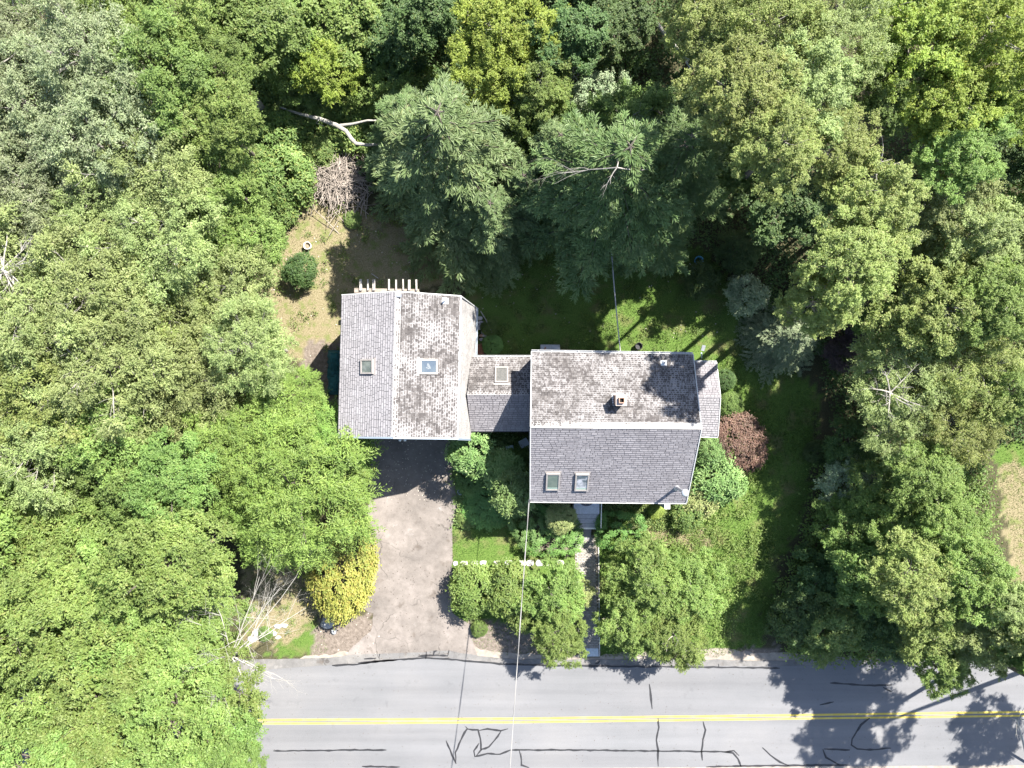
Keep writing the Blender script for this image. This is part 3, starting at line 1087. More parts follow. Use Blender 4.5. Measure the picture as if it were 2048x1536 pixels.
def window(parent, c, sx, sz, face):
    mb = MB()
    if face in 'SN':
        s_ = -1 if face == 'S' else 1
        mb.box((c[0] - sx / 2, c[1] + s_ * .03, c[2]), (.09, .06, sz + .18))
        mb.box((c[0] + sx / 2, c[1] + s_ * .03, c[2]), (.09, .06, sz + .18))
        mb.box((c[0], c[1] + s_ * .03, c[2] + sz / 2), (sx - .09, .06, .09))
        mb.box((c[0], c[1] + s_ * .03, c[2] - sz / 2), (sx - .09, .06, .09))
        mb.box((c[0], c[1] + s_ * .028, c[2]), (sx - .09, .05, .05))
    else:
        s_ = -1 if face == 'W' else 1
        mb.box((c[0] + s_ * .03, c[1] - sx / 2, c[2]), (.06, .09, sz + .18))
        mb.box((c[0] + s_ * .03, c[1] + sx / 2, c[2]), (.06, .09, sz + .18))
        mb.box((c[0] + s_ * .03, c[1], c[2] + sz / 2), (.06, sx - .09, .09))
        mb.box((c[0] + s_ * .03, c[1], c[2] - sz / 2), (.06, sx - .09, .09))
        mb.box((c[0] + s_ * .028, c[1], c[2]), (.05, sx - .09, .05))
    wn = mb.build("window", TRIM, parent)
    g = MB()
    if face in 'SN':
        g.box((c[0], c[1] + s_ * .008, c[2]), (sx - .09, .016, sz - .09))
    else:
        g.box((c[0] + s_ * .008, c[1], c[2]), (.016, sx - .09, sz - .09))
    g.build("pane", GL_GREEN, wn)


for xx in (x0 + 1.1, dx + 2.2, dx + 4.0):
    window(house, (xx, yS, 2.3), .85, 1.3, 'S')
for xx in (x0 + 1.6, x0 + 3.4, x1 - 3.0, x1 - 1.4):
    window(house, (xx, yN, 2.3), .85, 1.3, 'N')
    window(house, (xx, yN, 4.7), .85, 1.2, 'N')
window(house, (x0, -3.0, 5.8), .8, 1.1, 'W')
window(house, (x1, -3.2, 5.9), .8, 1.1, 'E')
# bump-out walls
bx0, bx1 = x1 + .002, b_rE.x - .12
byN, byS = b_nE.y - .2, b_sE.y + .2
mb = MB()
pts = [(byS, 0), (byN, 0), (byN, bz_n - .15), (b_rE.y, bz_r - .16), (byS, bz_s - .15)]
vs = [(bx0, y, z) for y, z in pts] + [(bx1, y, z) for y, z in pts]
mb.add(vs, [(4, 3, 2, 1, 0), (5, 6, 7, 8, 9), (0, 1, 6, 5), (1, 2, 7, 6), (2, 3, 8, 7), (3, 4, 9, 8), (4, 0, 5, 9)])
mb.build("porch_wall", WALL, house)
window(house, (bx1, (byN + byS) / 2, 2.0), 1.0, 1.2, 'E')
# white pier at the south-east corner below the eave
MB().box((*P(1328, 1006, 1.5), 1.2), (.32, .40, 2.4)).build("pier", TRIM, house)

# chimney: square masonry shaft on the north slope near the ridge, with a crown and a flue liner
cx, cy_ = P(1240, 800, 8.0)
zb = hs_n(cx, cy_)
ch = MB()
ch.box((cx, cy_, zb + .25), (.44, .44, 1.5))
chm = ch.build("chimney", CHIM, house)
MB().box((cx, cy_, zb + 1.03), (.54, .54, .08)).build("crown", CHIM, chm)
fl = MB()
for sx, sy, wx, wy in ((-.12, 0, .04, .28), (.12, 0, .04, .28), (0, -.12, .20, .04), (0, .12, .20, .04)):
    fl.box((cx + sx, cy_ + sy, zb + 1.15), (wx, wy, .2 + (.004 if sy else 0)))
fl.build("flue_liner", CLAY, chm)
MB().box((cx, cy_, zb + 1.09), (.199, .199, .045)).build("flue", SOOT, chm)
for zc in range(9):
    for sd in range(4):
        a = sd * math.pi / 2
        for q in (-.11, .11):
            off = Vector((.2225, q + (.05 if zc % 2 else -.05) * .6, 0))
            off.rotate(Matrix.Rotation(a, 3, 'Z').to_euler())
            M_ = Matrix.Rotation(a, 3, 'Z')
            MB().box((cx + off.x, cy_ + off.y, zb + .02 + zc * .105), (.012, .19, .085), M=M_).build("brick", CLAY, chm)
fm = MB()
nM = roof_frame(None, Vector((1, 0, 0)), Vector((0, -3.77, 1.7)).normalized())
fm.box((cx, cy_, zb + .02), (.62, .66, .02), M=nM)
fm.build("chimney_flashing", STEEL, house)

# metal stove pipe with a round cap on the south slope
pz = 5.5
for _ in range(10):
    x, y = P(1353, 975, pz)
    pz = hs_s(x, y)
pipe = MB().lathe((x, y, pz - .1), [(.085, 0), (.085, 1.95)], 14).build("stove_pipe", STEEL, house, True)
MB().lathe((x, y, pz + 1.78), [(.10, 0), (.10, .05), (.195, .06), (.20, .10), (.10, .17), (0.0, .19)], 18).build("cap", STEEL, pipe, True)
MB().lathe((x, y, pz + 1.80), [(.0, .0), (.195, .058)], 18).build("cap_underside", STEEL, pipe)
MB().lathe((x, y, pz - .12), [(.20, 0.0), (.17, .14), (.10, .30), (.088, .32)], 14).build("boot", STEEL, pipe, True)
MB().box((x + .05, y + .20, pz + .14), (.28, .16, .06), M=roof_frame(None, Vector((1, 0, 0)), Vector((0, 4.16, 3.1)).normalized())).build("cricket", LAMPW, pipe)
# small plumbing vents
for (vx, vy, zf) in ((1327, 726, hs_n),):
    z = 6.5
    for _ in range(8):
        a, b = P(vx, vy, z)
        z = zf(a, b)
    v = MB().lathe((a, b, z - .05), [(.05, 0), (.05, .42), (.04, .42), (.04, .2)], 12).build("vent_pipe", LAMPW, house, True)
    MB().box((a, b, z + .03), (.3, .3, .02), M=nM).build("flashing", LAMPW, v)

sdir = (rW - sW); sdir = Vector((0, sdir.y, sdir.z)).normalized()
skylight(house, (1106, 962), hs_s, Vector((1, 0, 0)), sdir, .72, 1.22, GL_GREEN, band=GL_BAND)
skylight(house, (1164, 963), hs_s, Vector((1, 0, 0)), sdir, .72, 1.22, GL_SKYREF, band=GL_BAND)

br_ = MB()
br_.box((sW.x - .03, sW.y + .02, ZS + .06), (.10, .12, .16))
br_.tube([(sW.x - .03, sW.y - .02, ZS + .1), (sW.x - .03, sW.y - .10, ZS + .12)], .035, 8)
br_.build("wire_bracket", DARKMETAL, house)

# ---- garage: gambrel roof, ridge runs north-south
GR, GB, GE = 8.0, 6.35, 3.2
gN, gS = P3(794, 584, GR), P3(782, 874, GR)
gN.x, gS.x = -5.72, -5.91
bWn, bWs = P3(684, 591, GB), P3(676, 873, GB)
bWn.x, bWs.x = -8.76, -8.95
bEn, bEs = P3(919, 593, GB), P3(917, 876, GB)
bEn.x, bEs.x = -2.65, -2.83
eEn, eEs = P3(952, 616, GE), P3(948, 878, GE)
xr = (gN.x + gS.x) / 2
garage = empty("garage", Vector((xr, (gN.y + gS.y) / 2, 0)), "barn-roofed grey-shingled garage at the head of the driveway, left of the breezeway", "garage")
eWn = Vector((bWn.x - .72, bWn.y - .3, GE)); eWs = Vector((bWs.x - .72, bWs.y, GE))
mb = MB()
quads = ((bWn, bWs, gS, gN), (bEs, bEn, gN, gS), (eEs, eEn, bEn, bEs), (eWn, eWs, bWs, bWn))
for q in quads:
    n = (q[1] - q[0]).cross(q[2] - q[0]).normalized()
    mb.add([v - n * .055 for v in q] + [v - n * .16 for v in q], [(0, 1, 2, 3), (7, 6, 5, 4), (0, 4, 5, 1), (1, 5, 6, 2), (2, 6, 7, 3), (3, 7, 4, 0)])
groof = mb.build("roof", DECKBOARD, garage)
gw, ge = plane_z(bWn, bWs, gS), plane_z(bEs, bEn, gN)
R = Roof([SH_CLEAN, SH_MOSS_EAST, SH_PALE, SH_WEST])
R.slope(bWn, bWs, gN, gS, .145, .16, .40, 3, seed=5)
R.slope(bEs, bEn, gS, gN, .135, .13, .26, 1, seed=6)
R.slope(eEs, eEn, bEs, bEn, .16, .15, .3, 2, seed=7, th=.012)
R.slope(eWn, eWs, bWn, bWs, .16, .15, .3, 3, seed=8)
R.build(groof, 300)
# ridge: pale cap strip on the east side, butted course boards
ncap = 26
for k in range(ncap):
    a = gS.lerp(gN, k / ncap)
    b = gS.lerp(gN, (k + 1.1) / ncap)
    up = Vector((0, 0, .035 + .004 * (k % 2)))
    ed = Vector((.25, 0, -.25 * (GR - GB) / (bEn.x - xr)))
    mb = MB()
    mb.add([a + up + Vector((-.02, 0, 0)), a + up + ed - Vector((0, 0, .02)), b + up + ed - Vector((0, 0, .02)), b + up + Vector((-.02, 0, 0)),
            a + Vector((-.02, 0, -.02)), b + Vector((-.02, 0, -.02)), a + ed, b + ed],
           [(0, 1, 2, 3), (4, 0, 3, 5), (1, 6, 7, 2), (0, 4, 6, 1), (3, 2, 7, 5)])
    mb.build("ridge_cap", SH_PALE, garage)
# edge strip where the upper and lower east slopes meet
MB().beam(bEs + Vector((.02, 0, .03)), bEn + Vector((.02, 0, .03)), .10, .03).build("drip_edge", simple("pale_edge", (.36, .35, .34), .7, .1), garage)
for a, b in ((bWs, gS), (gS, bEs), (bEs, eEs)):
    MB().beam(a + Vector((0, -.04, -.06)), b + Vector((0, -.04, -.06)), .09, .16).build("rake_board", BLUE_TRIM, garage)
for a, b in ((bWn, gN), (gN, bEn), (bEn, eEn)):
    MB().beam(a + Vector((0, .03, -.05)), b + Vector((0, .03, -.05)), .05, .14).build("rake_board", TRIM, garage)
gutter("gutter", eEn + Vector((.01, 0, .02)), eEs + Vector((.01, 1.6, .02)), garage, (1, 0, 0), mat=simple("pale_blue_gutter", (.40, .45, .49), .5, .08))
# walls
gy0, gy1 = bEs.y + .14, bEn.y - .35
gx0, gx1 = eWn.x + .22, eEn.x - .22
pts = [(gx0, 0), (gx1, 0), (gx1, GE - .05), (bEn.x - .2, GB - .25), (xr, GR - .22), (bWn.x + .2, GB - .25), (gx0, GE - .05)]
vs = [(x, gy0, z) for x, z in pts] + [(x, gy1, z) for x, z in pts]
n = len(pts)
MB().add(vs, [tuple(reversed(range(n)))[::-1], tuple(range(n, 2 * n))[::-1]] + [(i, n + i, n + (i + 1) % n, (i + 1) % n) for i in range(n)]).build("wall", WALL, garage)
for gxc in (xr - 1.45, xr + 1.45):
    d = MB()
    for k in range(4):
        d.box((gxc, gy0 - .03, .28 + k * .54), (2.5, .05, .52))
    gd_ = d.build("garage_door", TRIM, garage)
    MB().box((gxc, gy0 - .07, .5), (.2, .04, .04)).build("handle", DARKMETAL, gd_)
window(garage, (xr, gy0, 4.9), .9, 1.2, 'S')
window(garage, (gx1, 1.8, 1.7), .9, 1.0, 'E')
# two white flood lamps over the doors
for (lx, ly) in ((800, 879), (810, 879)):
    a, b = P(lx, ly, 4.2)
    lm = MB().lathe((a, b - .02, 4.15), [(0, -.02), (.06, -.02), (.09, .06), (.06, .12), (0, .13)], 12).build("flood_lamp", LAMPW, garage, True)
    MB().beam((a, b + .02, 4.2), (a, gy0, 4.2), .03, .03).build("arm", DARKMETAL, lm)
gdir_w = Vector((xr - bWn.x, 0, GR - GB)).normalized()
skylight(garage, (735, 733), gw, Vector((0, -1, 0)), gdir_w, .74, .80, GL_GREY, FRAME)
gdir_e = Vector((-(bEn.x - xr), 0, GR - GB)).normalized()
skylight(garage, (855, 733), ge, Vector((0, 1, 0)), gdir_e, .76, .95, GL_BLUE, FRAME_PALE, print_=True)
# vent on the east slope
z = 7
for _ in range(8):
    a, b = P(890, 602, z)
    z = ge(a, b)
v = MB().lathe((a, b, z - .05), [(.05, 0), (.05, .5), (.04, .5), (.04, .3)], 12).build("vent_pipe", LAMPW, garage, True)
Mg = roof_frame(None, Vector((0, 1, 0)), gdir_e)
MB().box((a + .02, b, z + .03), (.3, .34, .02), M=Mg).build("flashing", LAMPW, v)
z = gw(*P(800, 589, 7.9))
MB().box((gN.x + .16, gN.y - .18, GR + .03), (.26, .14, .03)).build("ridge_patch", simple("slate_patch", (.16, .17, .20), .8, .1), garage)

# ---- breezeway between them
BR, BN, BS = 5.15, 4.0, 3.9
q_rW, q_rE = P3(938, 789, BR), P3(1061, 789, BR)
q_nW, q_nE = P3(946, 714, BN), P3(1062, 714, BN)
q_sW, q_sE = P3(944, 862, BS), P3(1060, 862, BS)
q_rW.x = bEn.x + .25
q_rE.x = x0 + .1
q_nW.x = q_sW.x = eEn.x - .25
q_nE.x = q_sE.x = x0 + .1
breeze = empty("breezeway", Vector(((q_rW.x + q_rE.x) / 2, q_rW.y, 0)), "low shingled breezeway with one skylight, joining the garage to the house", "breezeway")
mb = MB()
for q in ((q_nE, q_nW, q_rW, q_rE), (q_sW, q_sE, q_rE, q_rW)):
    n = (q[1] - q[0]).cross(q[2] - q[0]).normalized()
    mb.add([v - n * .045 for v in q] + [v - n * .14 for v in q], [(0, 1, 2, 3), (7, 6, 5, 4), (0, 4, 5, 1), (1, 5, 6, 2), (2, 6, 7, 3), (3, 7, 4, 0)])
broof = mb.build("roof", DECKBOARD, breeze)
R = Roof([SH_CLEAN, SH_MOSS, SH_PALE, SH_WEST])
R.slope(q_sW, q_sE, q_rW, q_rE, .14, .16, .36, 0, seed=9)
R.slope(q_nE, q_nW, q_rE, q_rW, .125, .12, .22, 1, seed=10)
R.build(broof, 300)
ncap = 14
for k in range(ncap):
    a = q_rW.lerp(q_rE, k / ncap)
    b = q_rW.lerp(q_rE, (k + 1.1) / ncap)
    dn = Vector((0, .16, -.16 * (BR - BN) / (q_nW.y - q_rW.y)))
    up = Vector((0, 0, .035 + .004 * (k % 2)))
    mb = MB()
    mb.add([a + dn + up - Vector((0, 0, .02)), b + dn + up - Vector((0, 0, .02)), b + up + Vector((0, -.02, 0)), a + up + Vector((0, -.02, 0)),
            a + Vector((0, -.02, -.02)), b + Vector((0, -.02, -.02)), a + dn, b + dn],
           [(1, 0, 3, 2), (2, 3, 4, 5), (0, 1, 7, 6), (0, 6, 4, 3), (1, 2, 5, 7)])
    mb.build("ridge_cap", SH_PALE, breeze)
gutter("gutter", q_nW + Vector((.2, .01, .02)), q_nE + Vector((-.02, .01, .02)), breeze, (0, 1, 0), hangers=4, size=.09)
MB().beam(q_sW + Vector((0, -.03, -.06)), q_sE + Vector((0, -.03, -.06)), .04, .14).build("fascia", DARKMETAL, breeze)
pts = [(q_sW.y + .25, 0), (q_nW.y - .25, 0), (q_nW.y - .25, BN - .12), (q_rW.y, BR - .14), (q_sW.y + .25, BS - .12)]
vs = [(gx1 + .003, y, z) for y, z in pts] + [(x0 - .003, y, z) for y, z in pts]
MB().add(vs, [(4, 3, 2, 1, 0), (5, 6, 7, 8, 9), (0, 1, 6, 5), (1, 2, 7, 6), (2, 3, 8, 7), (3, 4, 9, 8), (4, 0, 5, 9)]).build("wall", WALL, breeze)
MB().box(((gx1 + x0) / 2 + .4, q_sW.y + .22, 1.1), (.95, .06, 2.1)).build("door", TRIM, breeze)
window(breeze, ((gx1 + x0) / 2 - .9, q_sW.y + .25, 1.6), .8, 1.1, 'S')
window(breeze, ((gx1 + x0) / 2, q_nW.y - .25, 1.7), 1.0, 1.1, 'N')
bq_n = plane_z(q_nE, q_nW, q_rW)
bdir = Vector((0, q_rW.y - q_nW.y, BR - BN)).normalized()
skylight(breeze, (1003, 751), bq_n, Vector((-1, 0, 0)), bdir, .72, .98, GL_DIRTY, FRAME)

# ------------------------------------------------------------------ smaller things round the house
# pergola stub behind the garage
pg = empty("pergola", (*P(775, 570, 0), 0), "weathered wooden pergola with bare rafter ends behind the garage", "pergola")
bz = 2.7
MB().beam(P3(709, 581, bz), P3(838, 583, bz), .26, .10).build("beam", BEAMWOOD, pg)
rr = random.Random(4)
for px, wpx in ((722, 4.6), (736.5, 2.6), (746, 2.0), (749.5, 2.2), (778.5, 2.8), (792, 2.6), (806.5, 2.2), (818.5, 4.4), (833, 3.0)):
    a = P3(px + rr.uniform(-.5, .5), 581, bz + .12)
    b = P3(px + rr.uniform(-.5, .5), 559 + rr.uniform(-1, 1), bz + .12)
    MB().beam(a, b, wpx * (H - bz) / F, .14).build("rafter", OLDWOOD, pg)
for px in (716, 832):
    a = P3(px, 572, bz)
    MB().box((a.x, a.y - .2, bz / 2 - .05), (.1, .1, bz - .1)).build("post", OLDWOOD, pg)

# cellar bulkhead north of the house
bk = empty("cellar_hatch", (*P(1101, 697, .5), 0), "pale metal cellar hatch against the back wall of the house", "cellar hatch")
a, b = P3(1081, 693, .6), P3(1120, 693, .6)
yb = yN + .02
mb = MB()
xs0, xs1, yf = a.x, b.x, a.y + .12
mb.add([(xs0, yf, 0), (xs1, yf, 0), (xs1, yb, 0), (xs0, yb, 0), (xs0, yf, .45), (xs1, yf, .45), (xs1, yb, .95), (xs0, yb, .95)],
       [(0, 3, 2, 1), (0, 1, 5, 4), (1, 2, 6, 5), (2, 3, 7, 6), (3, 0, 4, 7), (4, 5, 6, 7)])
mb.build("frame", STEEL, bk)
for s_ in (0, 1):
    xa = xs0 + .03 + s_ * (xs1 - xs0) / 2
    xb_ = xa + (xs1 - xs0) / 2 - .06
    d = MB()
    d.add([(xa, yf - .03, .475), (xb_, yf - .03, .475), (xb_, yb, .975), (xa, yb, .975), (xa, yf - .03, .45), (xb_, yf - .03, .45), (xb_, yb, .952), (xa, yb, .952)],
          [(0, 1, 2, 3), (4, 5, 1, 0), (5, 6, 2, 1), (6, 7, 3, 2), (7, 4, 0, 3)])
    d.build("door", simple("pale_metal_paint", (.36, .375, .41), .4, .08), bk)
bp = P3(1090, 697, .7)
brick = MB().box((bp.x, bp.y, .60), (.09, .20, .07), rz=-.5).build("loose_brick", CLAY)
tag(brick, "small brown brick lying on the metal cellar hatch", "brick")

# black round tub north of the house, cream pot on the dry lawn
def tub(name, px, py, r, h, mat, fill, label, cat, z=0):
    x, y = P(px, py, h)
    o = MB().lathe((x, y, z), [(r * .8, 0), (r, h), (r * .86, h), (r * .75, h * .4)], 22).build(name, mat, None, True)
    tag(o, label, cat)
    MB().lathe((x, y, z), [(r * .78, h * .55), (0.001, h * .55)], 22).build("soil", fill, o)
    return o


tub("round_tub", 1278, 692, .22, .38, TUBBLK, TUBBLK, "black round tub standing on the shaded lawn behind the house", "tub")
tub("flower_pot", 614, 491, .235, .35, TUBWHT, SOIL, "cream round flower pot on the dry grass behind the garage", "flower pot")
tub("bucket", 921, 984, .19, .34, PLASTIC, PLASTIC, "pale blue plastic bucket at the driveway edge below the round shrub", "bucket")

# satellite-style sign on a post by the porch
st = empty("yard_sign", (*P(1402, 715, 0), 0), "small grey board on a pale blue post behind the house porch", "yard sign")
MB().tube([(*P(1403, 716, 0.0), 0), (*P(1403, 706, 1.3), 1.3)], .045, 8).build("post", PLASTIC, st)
c = P3(1407, 696, 1.5)
MB().box((c.x, c.y, 1.45), (.20, .34, .04), M=Matrix.Rotation(-.2, 3, 'Z') @ Matrix.Rotation(.35, 3, 'X')).build("board", simple("grey_board", (.20, .21, .23), .6, .1), st)

# front steps: landing, treads, mats, hand rail
fs_ = empty("front_steps", (*P(1174, 1035, 0), 0), "grey front steps with a landing below the house eave", "steps")
zs = [.98, .78, .58, .38, .19]
ys = [yS + .0, P(0, 1028, .98)[1], P(0, 1037, .78)[1], P(0, 1046.5, .58)[1], P(0, 1056, .38)[1]]
xa, xb_ = P(1147, 0, .8)[0], P(1198, 0, .8)[0]
prev = yS
for k in range(4):
    yf = ys[k + 1]
    MB().box(((xa + xb_) / 2, (prev + yf) / 2, zs[k] / 2), (xb_ - xa, prev - yf, zs[k])).build("landing" if k == 0 else "step", CONCRETE if k == 0 else TREAD, fs_)
    prev = yf
MB().box(((xa + xb_) / 2, prev - .02, zs[3] + .004), (xb_ - xa - .01, .10, .03)).build("nosing", NOSING, fs_)
MB().box(((xa + xb_) / 2, ys[1] - .008, .95), (xb_ - xa - .02, .014, .05)).build("nosing", DARKMETAL, fs_)
MB().box(((xa + xb_) / 2, ys[2] - .008, .75), (xb_ - xa - .02, .014, .05)).build("nosing", DARKMETAL, fs_)
MB().box(((xa + xb_) / 2, ys[3] - .008, .55), (xb_ - xa - .02, .014, .05)).build("nosing", DARKMETAL, fs_)
rl = MB()
top0, top1 = P3(1203, 1000, 1.85), P3(1202, 1056, 1.25)
rl.tube([top0, top1], .03, 8)
rl.build("hand_rail", simple("rail_paint", (.66, .63, .58), .6, .1), fs_)
for t in (.1, .5, .95):
    p = top0.lerp(top1, t)
    MB().tube([p, (p.x, p.y, .0)], .02, 6).build("baluster", DARKMETAL, fs_)


def half_disc(c, r, n, z, up):
    return [(c[0] + r * math.cos(t), c[1] + (r * .75) * math.sin(t) * up, z) for t in [math.pi * k / n for k in range(n + 1)]]


dm = MB().prism([(x, y) for x, y, z in reversed(half_disc(P(1173, 1001, 1.0), .44, 14, 0, -1))], .982, 1.0).build("door_mat", MATGREY)
tag(dm, "dark half-round door mat on the front landing", "door mat")
c0 = P(1168, 1058, .1)
pts = [(c0[0] - .30, c0[1]), (c0[0] - .36, c0[1] - .5), (c0[0] - .2, c0[1] - .62), (c0[0] + .1, c0[1] - .66), (c0[0] + .40, c0[1] - .6), (c0[0] + .45, c0[1])]
tag(MB().prism(list(reversed(pts)), .066, .082).build("foot_mat", simple("grey_mat", (.20, .195, .21), .95, .12, 18)), "grey foot mat at the bottom of the front steps", "mat")

# stepping stones
labels = ["small white stepping stone at the driveway edge of the lawn", "broad white stepping stone, second in the row from the driveway",
          "white stepping stone, third in the row from the driveway", "white stepping stone crossed by the wire's shadow, fourth from the driveway",
          "white stepping stone standing alone, fifth in the row from the driveway", "white stepping stone, sixth in the row, left of the overhead wire",
          "longest white stepping stone, under the left side of the overhead wire", "white stepping stone just right of the overhead wire",
          "white stepping stone, third from the brick walk end of the row", "white stepping stone, second from the brick walk end of the row",
          "last white stepping stone, nearest the brick walk"]
st_px = [(911, 1127, 9, 9), (928, 1127, 14, 10), (949, 1126, 15, 9), (966, 1125, 13, 8), (994, 1125, 14, 8), (1017, 1125, 14, 9), (1044, 1126, 17, 11),
         (1060, 1126, 15, 11), (1079, 1126, 15, 11), (1097, 1126, 15, 10), (1119, 1126, 17, 11)]
rs = random.Random(8)
for (px, py, wx, wy), lb in zip(st_px, labels):
    x, y = P(px, py, .04)
    n = 9
    pts = []
    for k in range(n):
        t = 2 * math.pi * k / n
        ct, st2 = math.cos(t), math.sin(t)
        q = (abs(ct) ** 6 + abs(st2) ** 6) ** (-1 / 6)
        pts.append((x + ct * q * wx * .54 * H / F * rs.uniform(.82, 1.05), y + st2 * q * wy * .54 * H / F * rs.uniform(.82, 1.08)))
    tag(MB().prism(pts, -.03, .05 + rs.uniform(-.01, .01)).build("stepping_stone", STONE_W), lb, "stepping stone", "white stepping stones across the front lawn")


def rock(name, px, py, r, sc, mat, label, cat="rock", seed=1, group=None, z=0.0):
    import bmesh
    bm = bmesh.new()
    bmesh.ops.create_icosphere(bm, subdivisions=2, radius=1)
    rr_ = random.Random(seed)
    offs = [Vector((rr_.gauss(0, 1), rr_.gauss(0, 1), rr_.gauss(0, 1))).normalized() for _ in range(7)]
    cuts = [rr_.uniform(.62, .9) for _ in range(7)]
    for v in bm.verts:
        for d, c_ in zip(offs, cuts):
            k = v.co.dot(d)
            if k > c_:
                v.co -= d * (k - c_) * .9
        v.co += Vector((rr_.uniform(-.03, .03),) * 3)
    x, y = P(px, py, r * .4)
    me = bpy.data.meshes.new(name)
    for v in bm.verts:
        v.co = Vector((v.co.x * r * sc[0] + x, v.co.y * r * sc[1] + y, v.co.z * r * sc[2] + r * sc[2] * .5 + z))
    bm.to_mesh(me)
    bm.free()
    me.materials.append(mat)
    o = link(name, me)
    tag(o, label, cat, group)
    return o


rock("boulder", 655, 1243, .52, (1.0, .85, .7), ROCK, "big grey boulder below the yellow shrub by the driveway", "boulder", 2)
rock("rock", 668, 1262, .2, (1, 1.1, .8), ROCK, "small pale rock beside the big boulder", "rock", 3)
for i, (px, py, r, lb) in enumerate([(520, 1267, .42, "largest white rock among the dead branches"), (504, 1278, .28, "white rock just below the largest white rock under the dead tree"),
                                    (555, 1253, .2, "white rock above the others under the dead tree"), (569, 1252, .18, "white rock on the right of the upper pair under the dead tree"),
                                    (543, 1268, .26, "white rock between the largest white rock and the bare ring of branches"), (556, 1275, .17, "smallest white rock at the lower right under the dead tree")]):
    rock("white_rock", px, py, r, (1.3, .75, .5), STONE_W, lb, "rock", 20 + i, "white rocks under the dead tree")
# rubble pile beside the garage
rub = [(958, 636, .22, "pale flat slab at the top of the rubble beside the garage"), (962, 646, .2, "grey slab second from the top of the garage rubble"),
       (960, 655, .24, "wide grey slab in the middle of the garage rubble"), (967, 664, .18, "bluish square stone in the garage rubble"), (962, 671, .14, "reddish stone in the garage rubble"),
       (970, 671, .17, "round pale stone at the lower right of the garage rubble"), (963, 679, .15, "dark stone at the bottom of the garage rubble")]
for i, (px, py, r, lb) in enumerate(rub):
    rock("rubble_stone", px, py, r, (1.1, .7, .5), (STONE_W if i in (0, 5) else CLAY if i == 4 else simple("rubble_%d" % i, (.34, .33, .34), .9, .3, 6, bump=.5)), lb, "stone", 40 + i, "rubble stones beside the garage", .06)
tag(MB().tube([P3(961, 622, .5), P3(972, 640, .35), P3(984, 665, .2), P3(986, 672, .1)], [.03, .035, .03, .015], 6).build("fallen_stick", DEADWOOD), "crooked pale stick lying against the garage rubble", "stick")
sheet("mulch_bed_ground", rough_poly([(952, 688), (966, 686), (968, 708), (954, 710)], 0, .04, .2, 2), -.05, .02, RUST)
# teal tarp heap west of the garage
tp = MB()
rr = random.Random(6)
nx_, ny_ = 7, 16
c0 = P3(675, 716, .6)
vs = []
for j in range(ny_):
    for i in range(nx_):
        u, v_ = i / (nx_ - 1), j / (ny_ - 1)
        x = -11.15 + u * .95
        y = 2.05 - v_ * 2.7
        z = .55 * math.sin(math.pi * u) ** .7 * (.7 + .3 * math.sin(v_ * 9)) + rr.uniform(-.05, .07) + .05
        if i in (0, nx_ - 1) or j in (0, ny_ - 1): z = .0
        vs.append((x + rr.uniform(-.05, .05), y, z))
tp.add(vs, [(j * nx_ + i, (j + 1) * nx_ + i, (j + 1) * nx_ + i + 1, j * nx_ + i + 1) for j in range(ny_ - 1) for i in range(nx_ - 1)])
tag(tp.build("tarp_heap", TEAL, None), "dark teal tarp heaped along the left wall of the garage", "tarp")
# garden chairs in the shade between garage and house
def chair(px, py, rz, mat, label):
    x, y = P(px, py, .5)
    t = empty("garden_chair", (x, y, 0), label, "garden chair", None, 0)
    M = Matrix.Rotation(rz, 3, 'Z')

    def bx(nm, c, s_):
        v = M @ Vector(c)
        MB().box((x + v.x, y + v.y, c[2]), s_, M=M).build(nm, mat, t)
    bx("seat", (0, 0, .44), (.48, .46, .03))
    bx("backrest", (0, .22, .70), (.48, .04, .45))
    for sx in (-1, 1):
        for sy in (-1, 1):
            bx("leg", (sx * .22, sy * .2, .215), (.035, .035, .43))
    for sx in (-1, 1):
        bx("arm", (sx * .25, 0, .64), (.05, .44, .03))


chair(1048, 886, .5, simple("chair_paint", (.50, .58, .64), .5, .08), "pale blue garden chair in the shade by the house wall")
chair(1021, 900, -1.3, simple("chair_paint_grey", (.36, .44, .48), .5, .08), "grey-green garden chair in the shade left of the pale blue chair")
# trolley frame by the garage corner
tr = MB()
p0, p1 = P3(897, 879, 1.1), P3(901, 890, .1)
p2, p3 = P3(905, 878, 1.1), P3(909, 888, .1)
tr.tube([p0, p1], .018, 6); tr.tube([p2, p3], .018, 6)
tr.tube([p0, p2], .018, 6); tr.tube([p0.lerp(p1, .5), p2.lerp(p3, .5)], .015, 6); tr.tube([p1, p3], .018, 6)
tag(tr.build("hand_truck", simple("tan_pole", (.40, .33, .26), .6, .1)), "tan folding frame leaning at the garage front corner", "frame")
# blue container in the woods' edge
tag(MB().lathe((*P(1398, 521, .3), 0), [(.0, 0), (.22, 0), (.27, .35), (.24, .35), (.18, .05)], 14).build("blue_basin", BLUEP), "bright blue basin at the dark edge of the woods", "basin")
tag(MB().tube([P3(1379, 527, .25), P3(1393, 541, .12)], .025, 6).build("white_pole", LAMPW), "short white pole lying beside the blue basin", "pole")
tag(MB().tube([P3(743, 547, .08), P3(757, 557, .08)], .025, 6).build("pale_pole", OLDWOOD), "pale wooden pole lying on the grass behind the pergola", "pole")

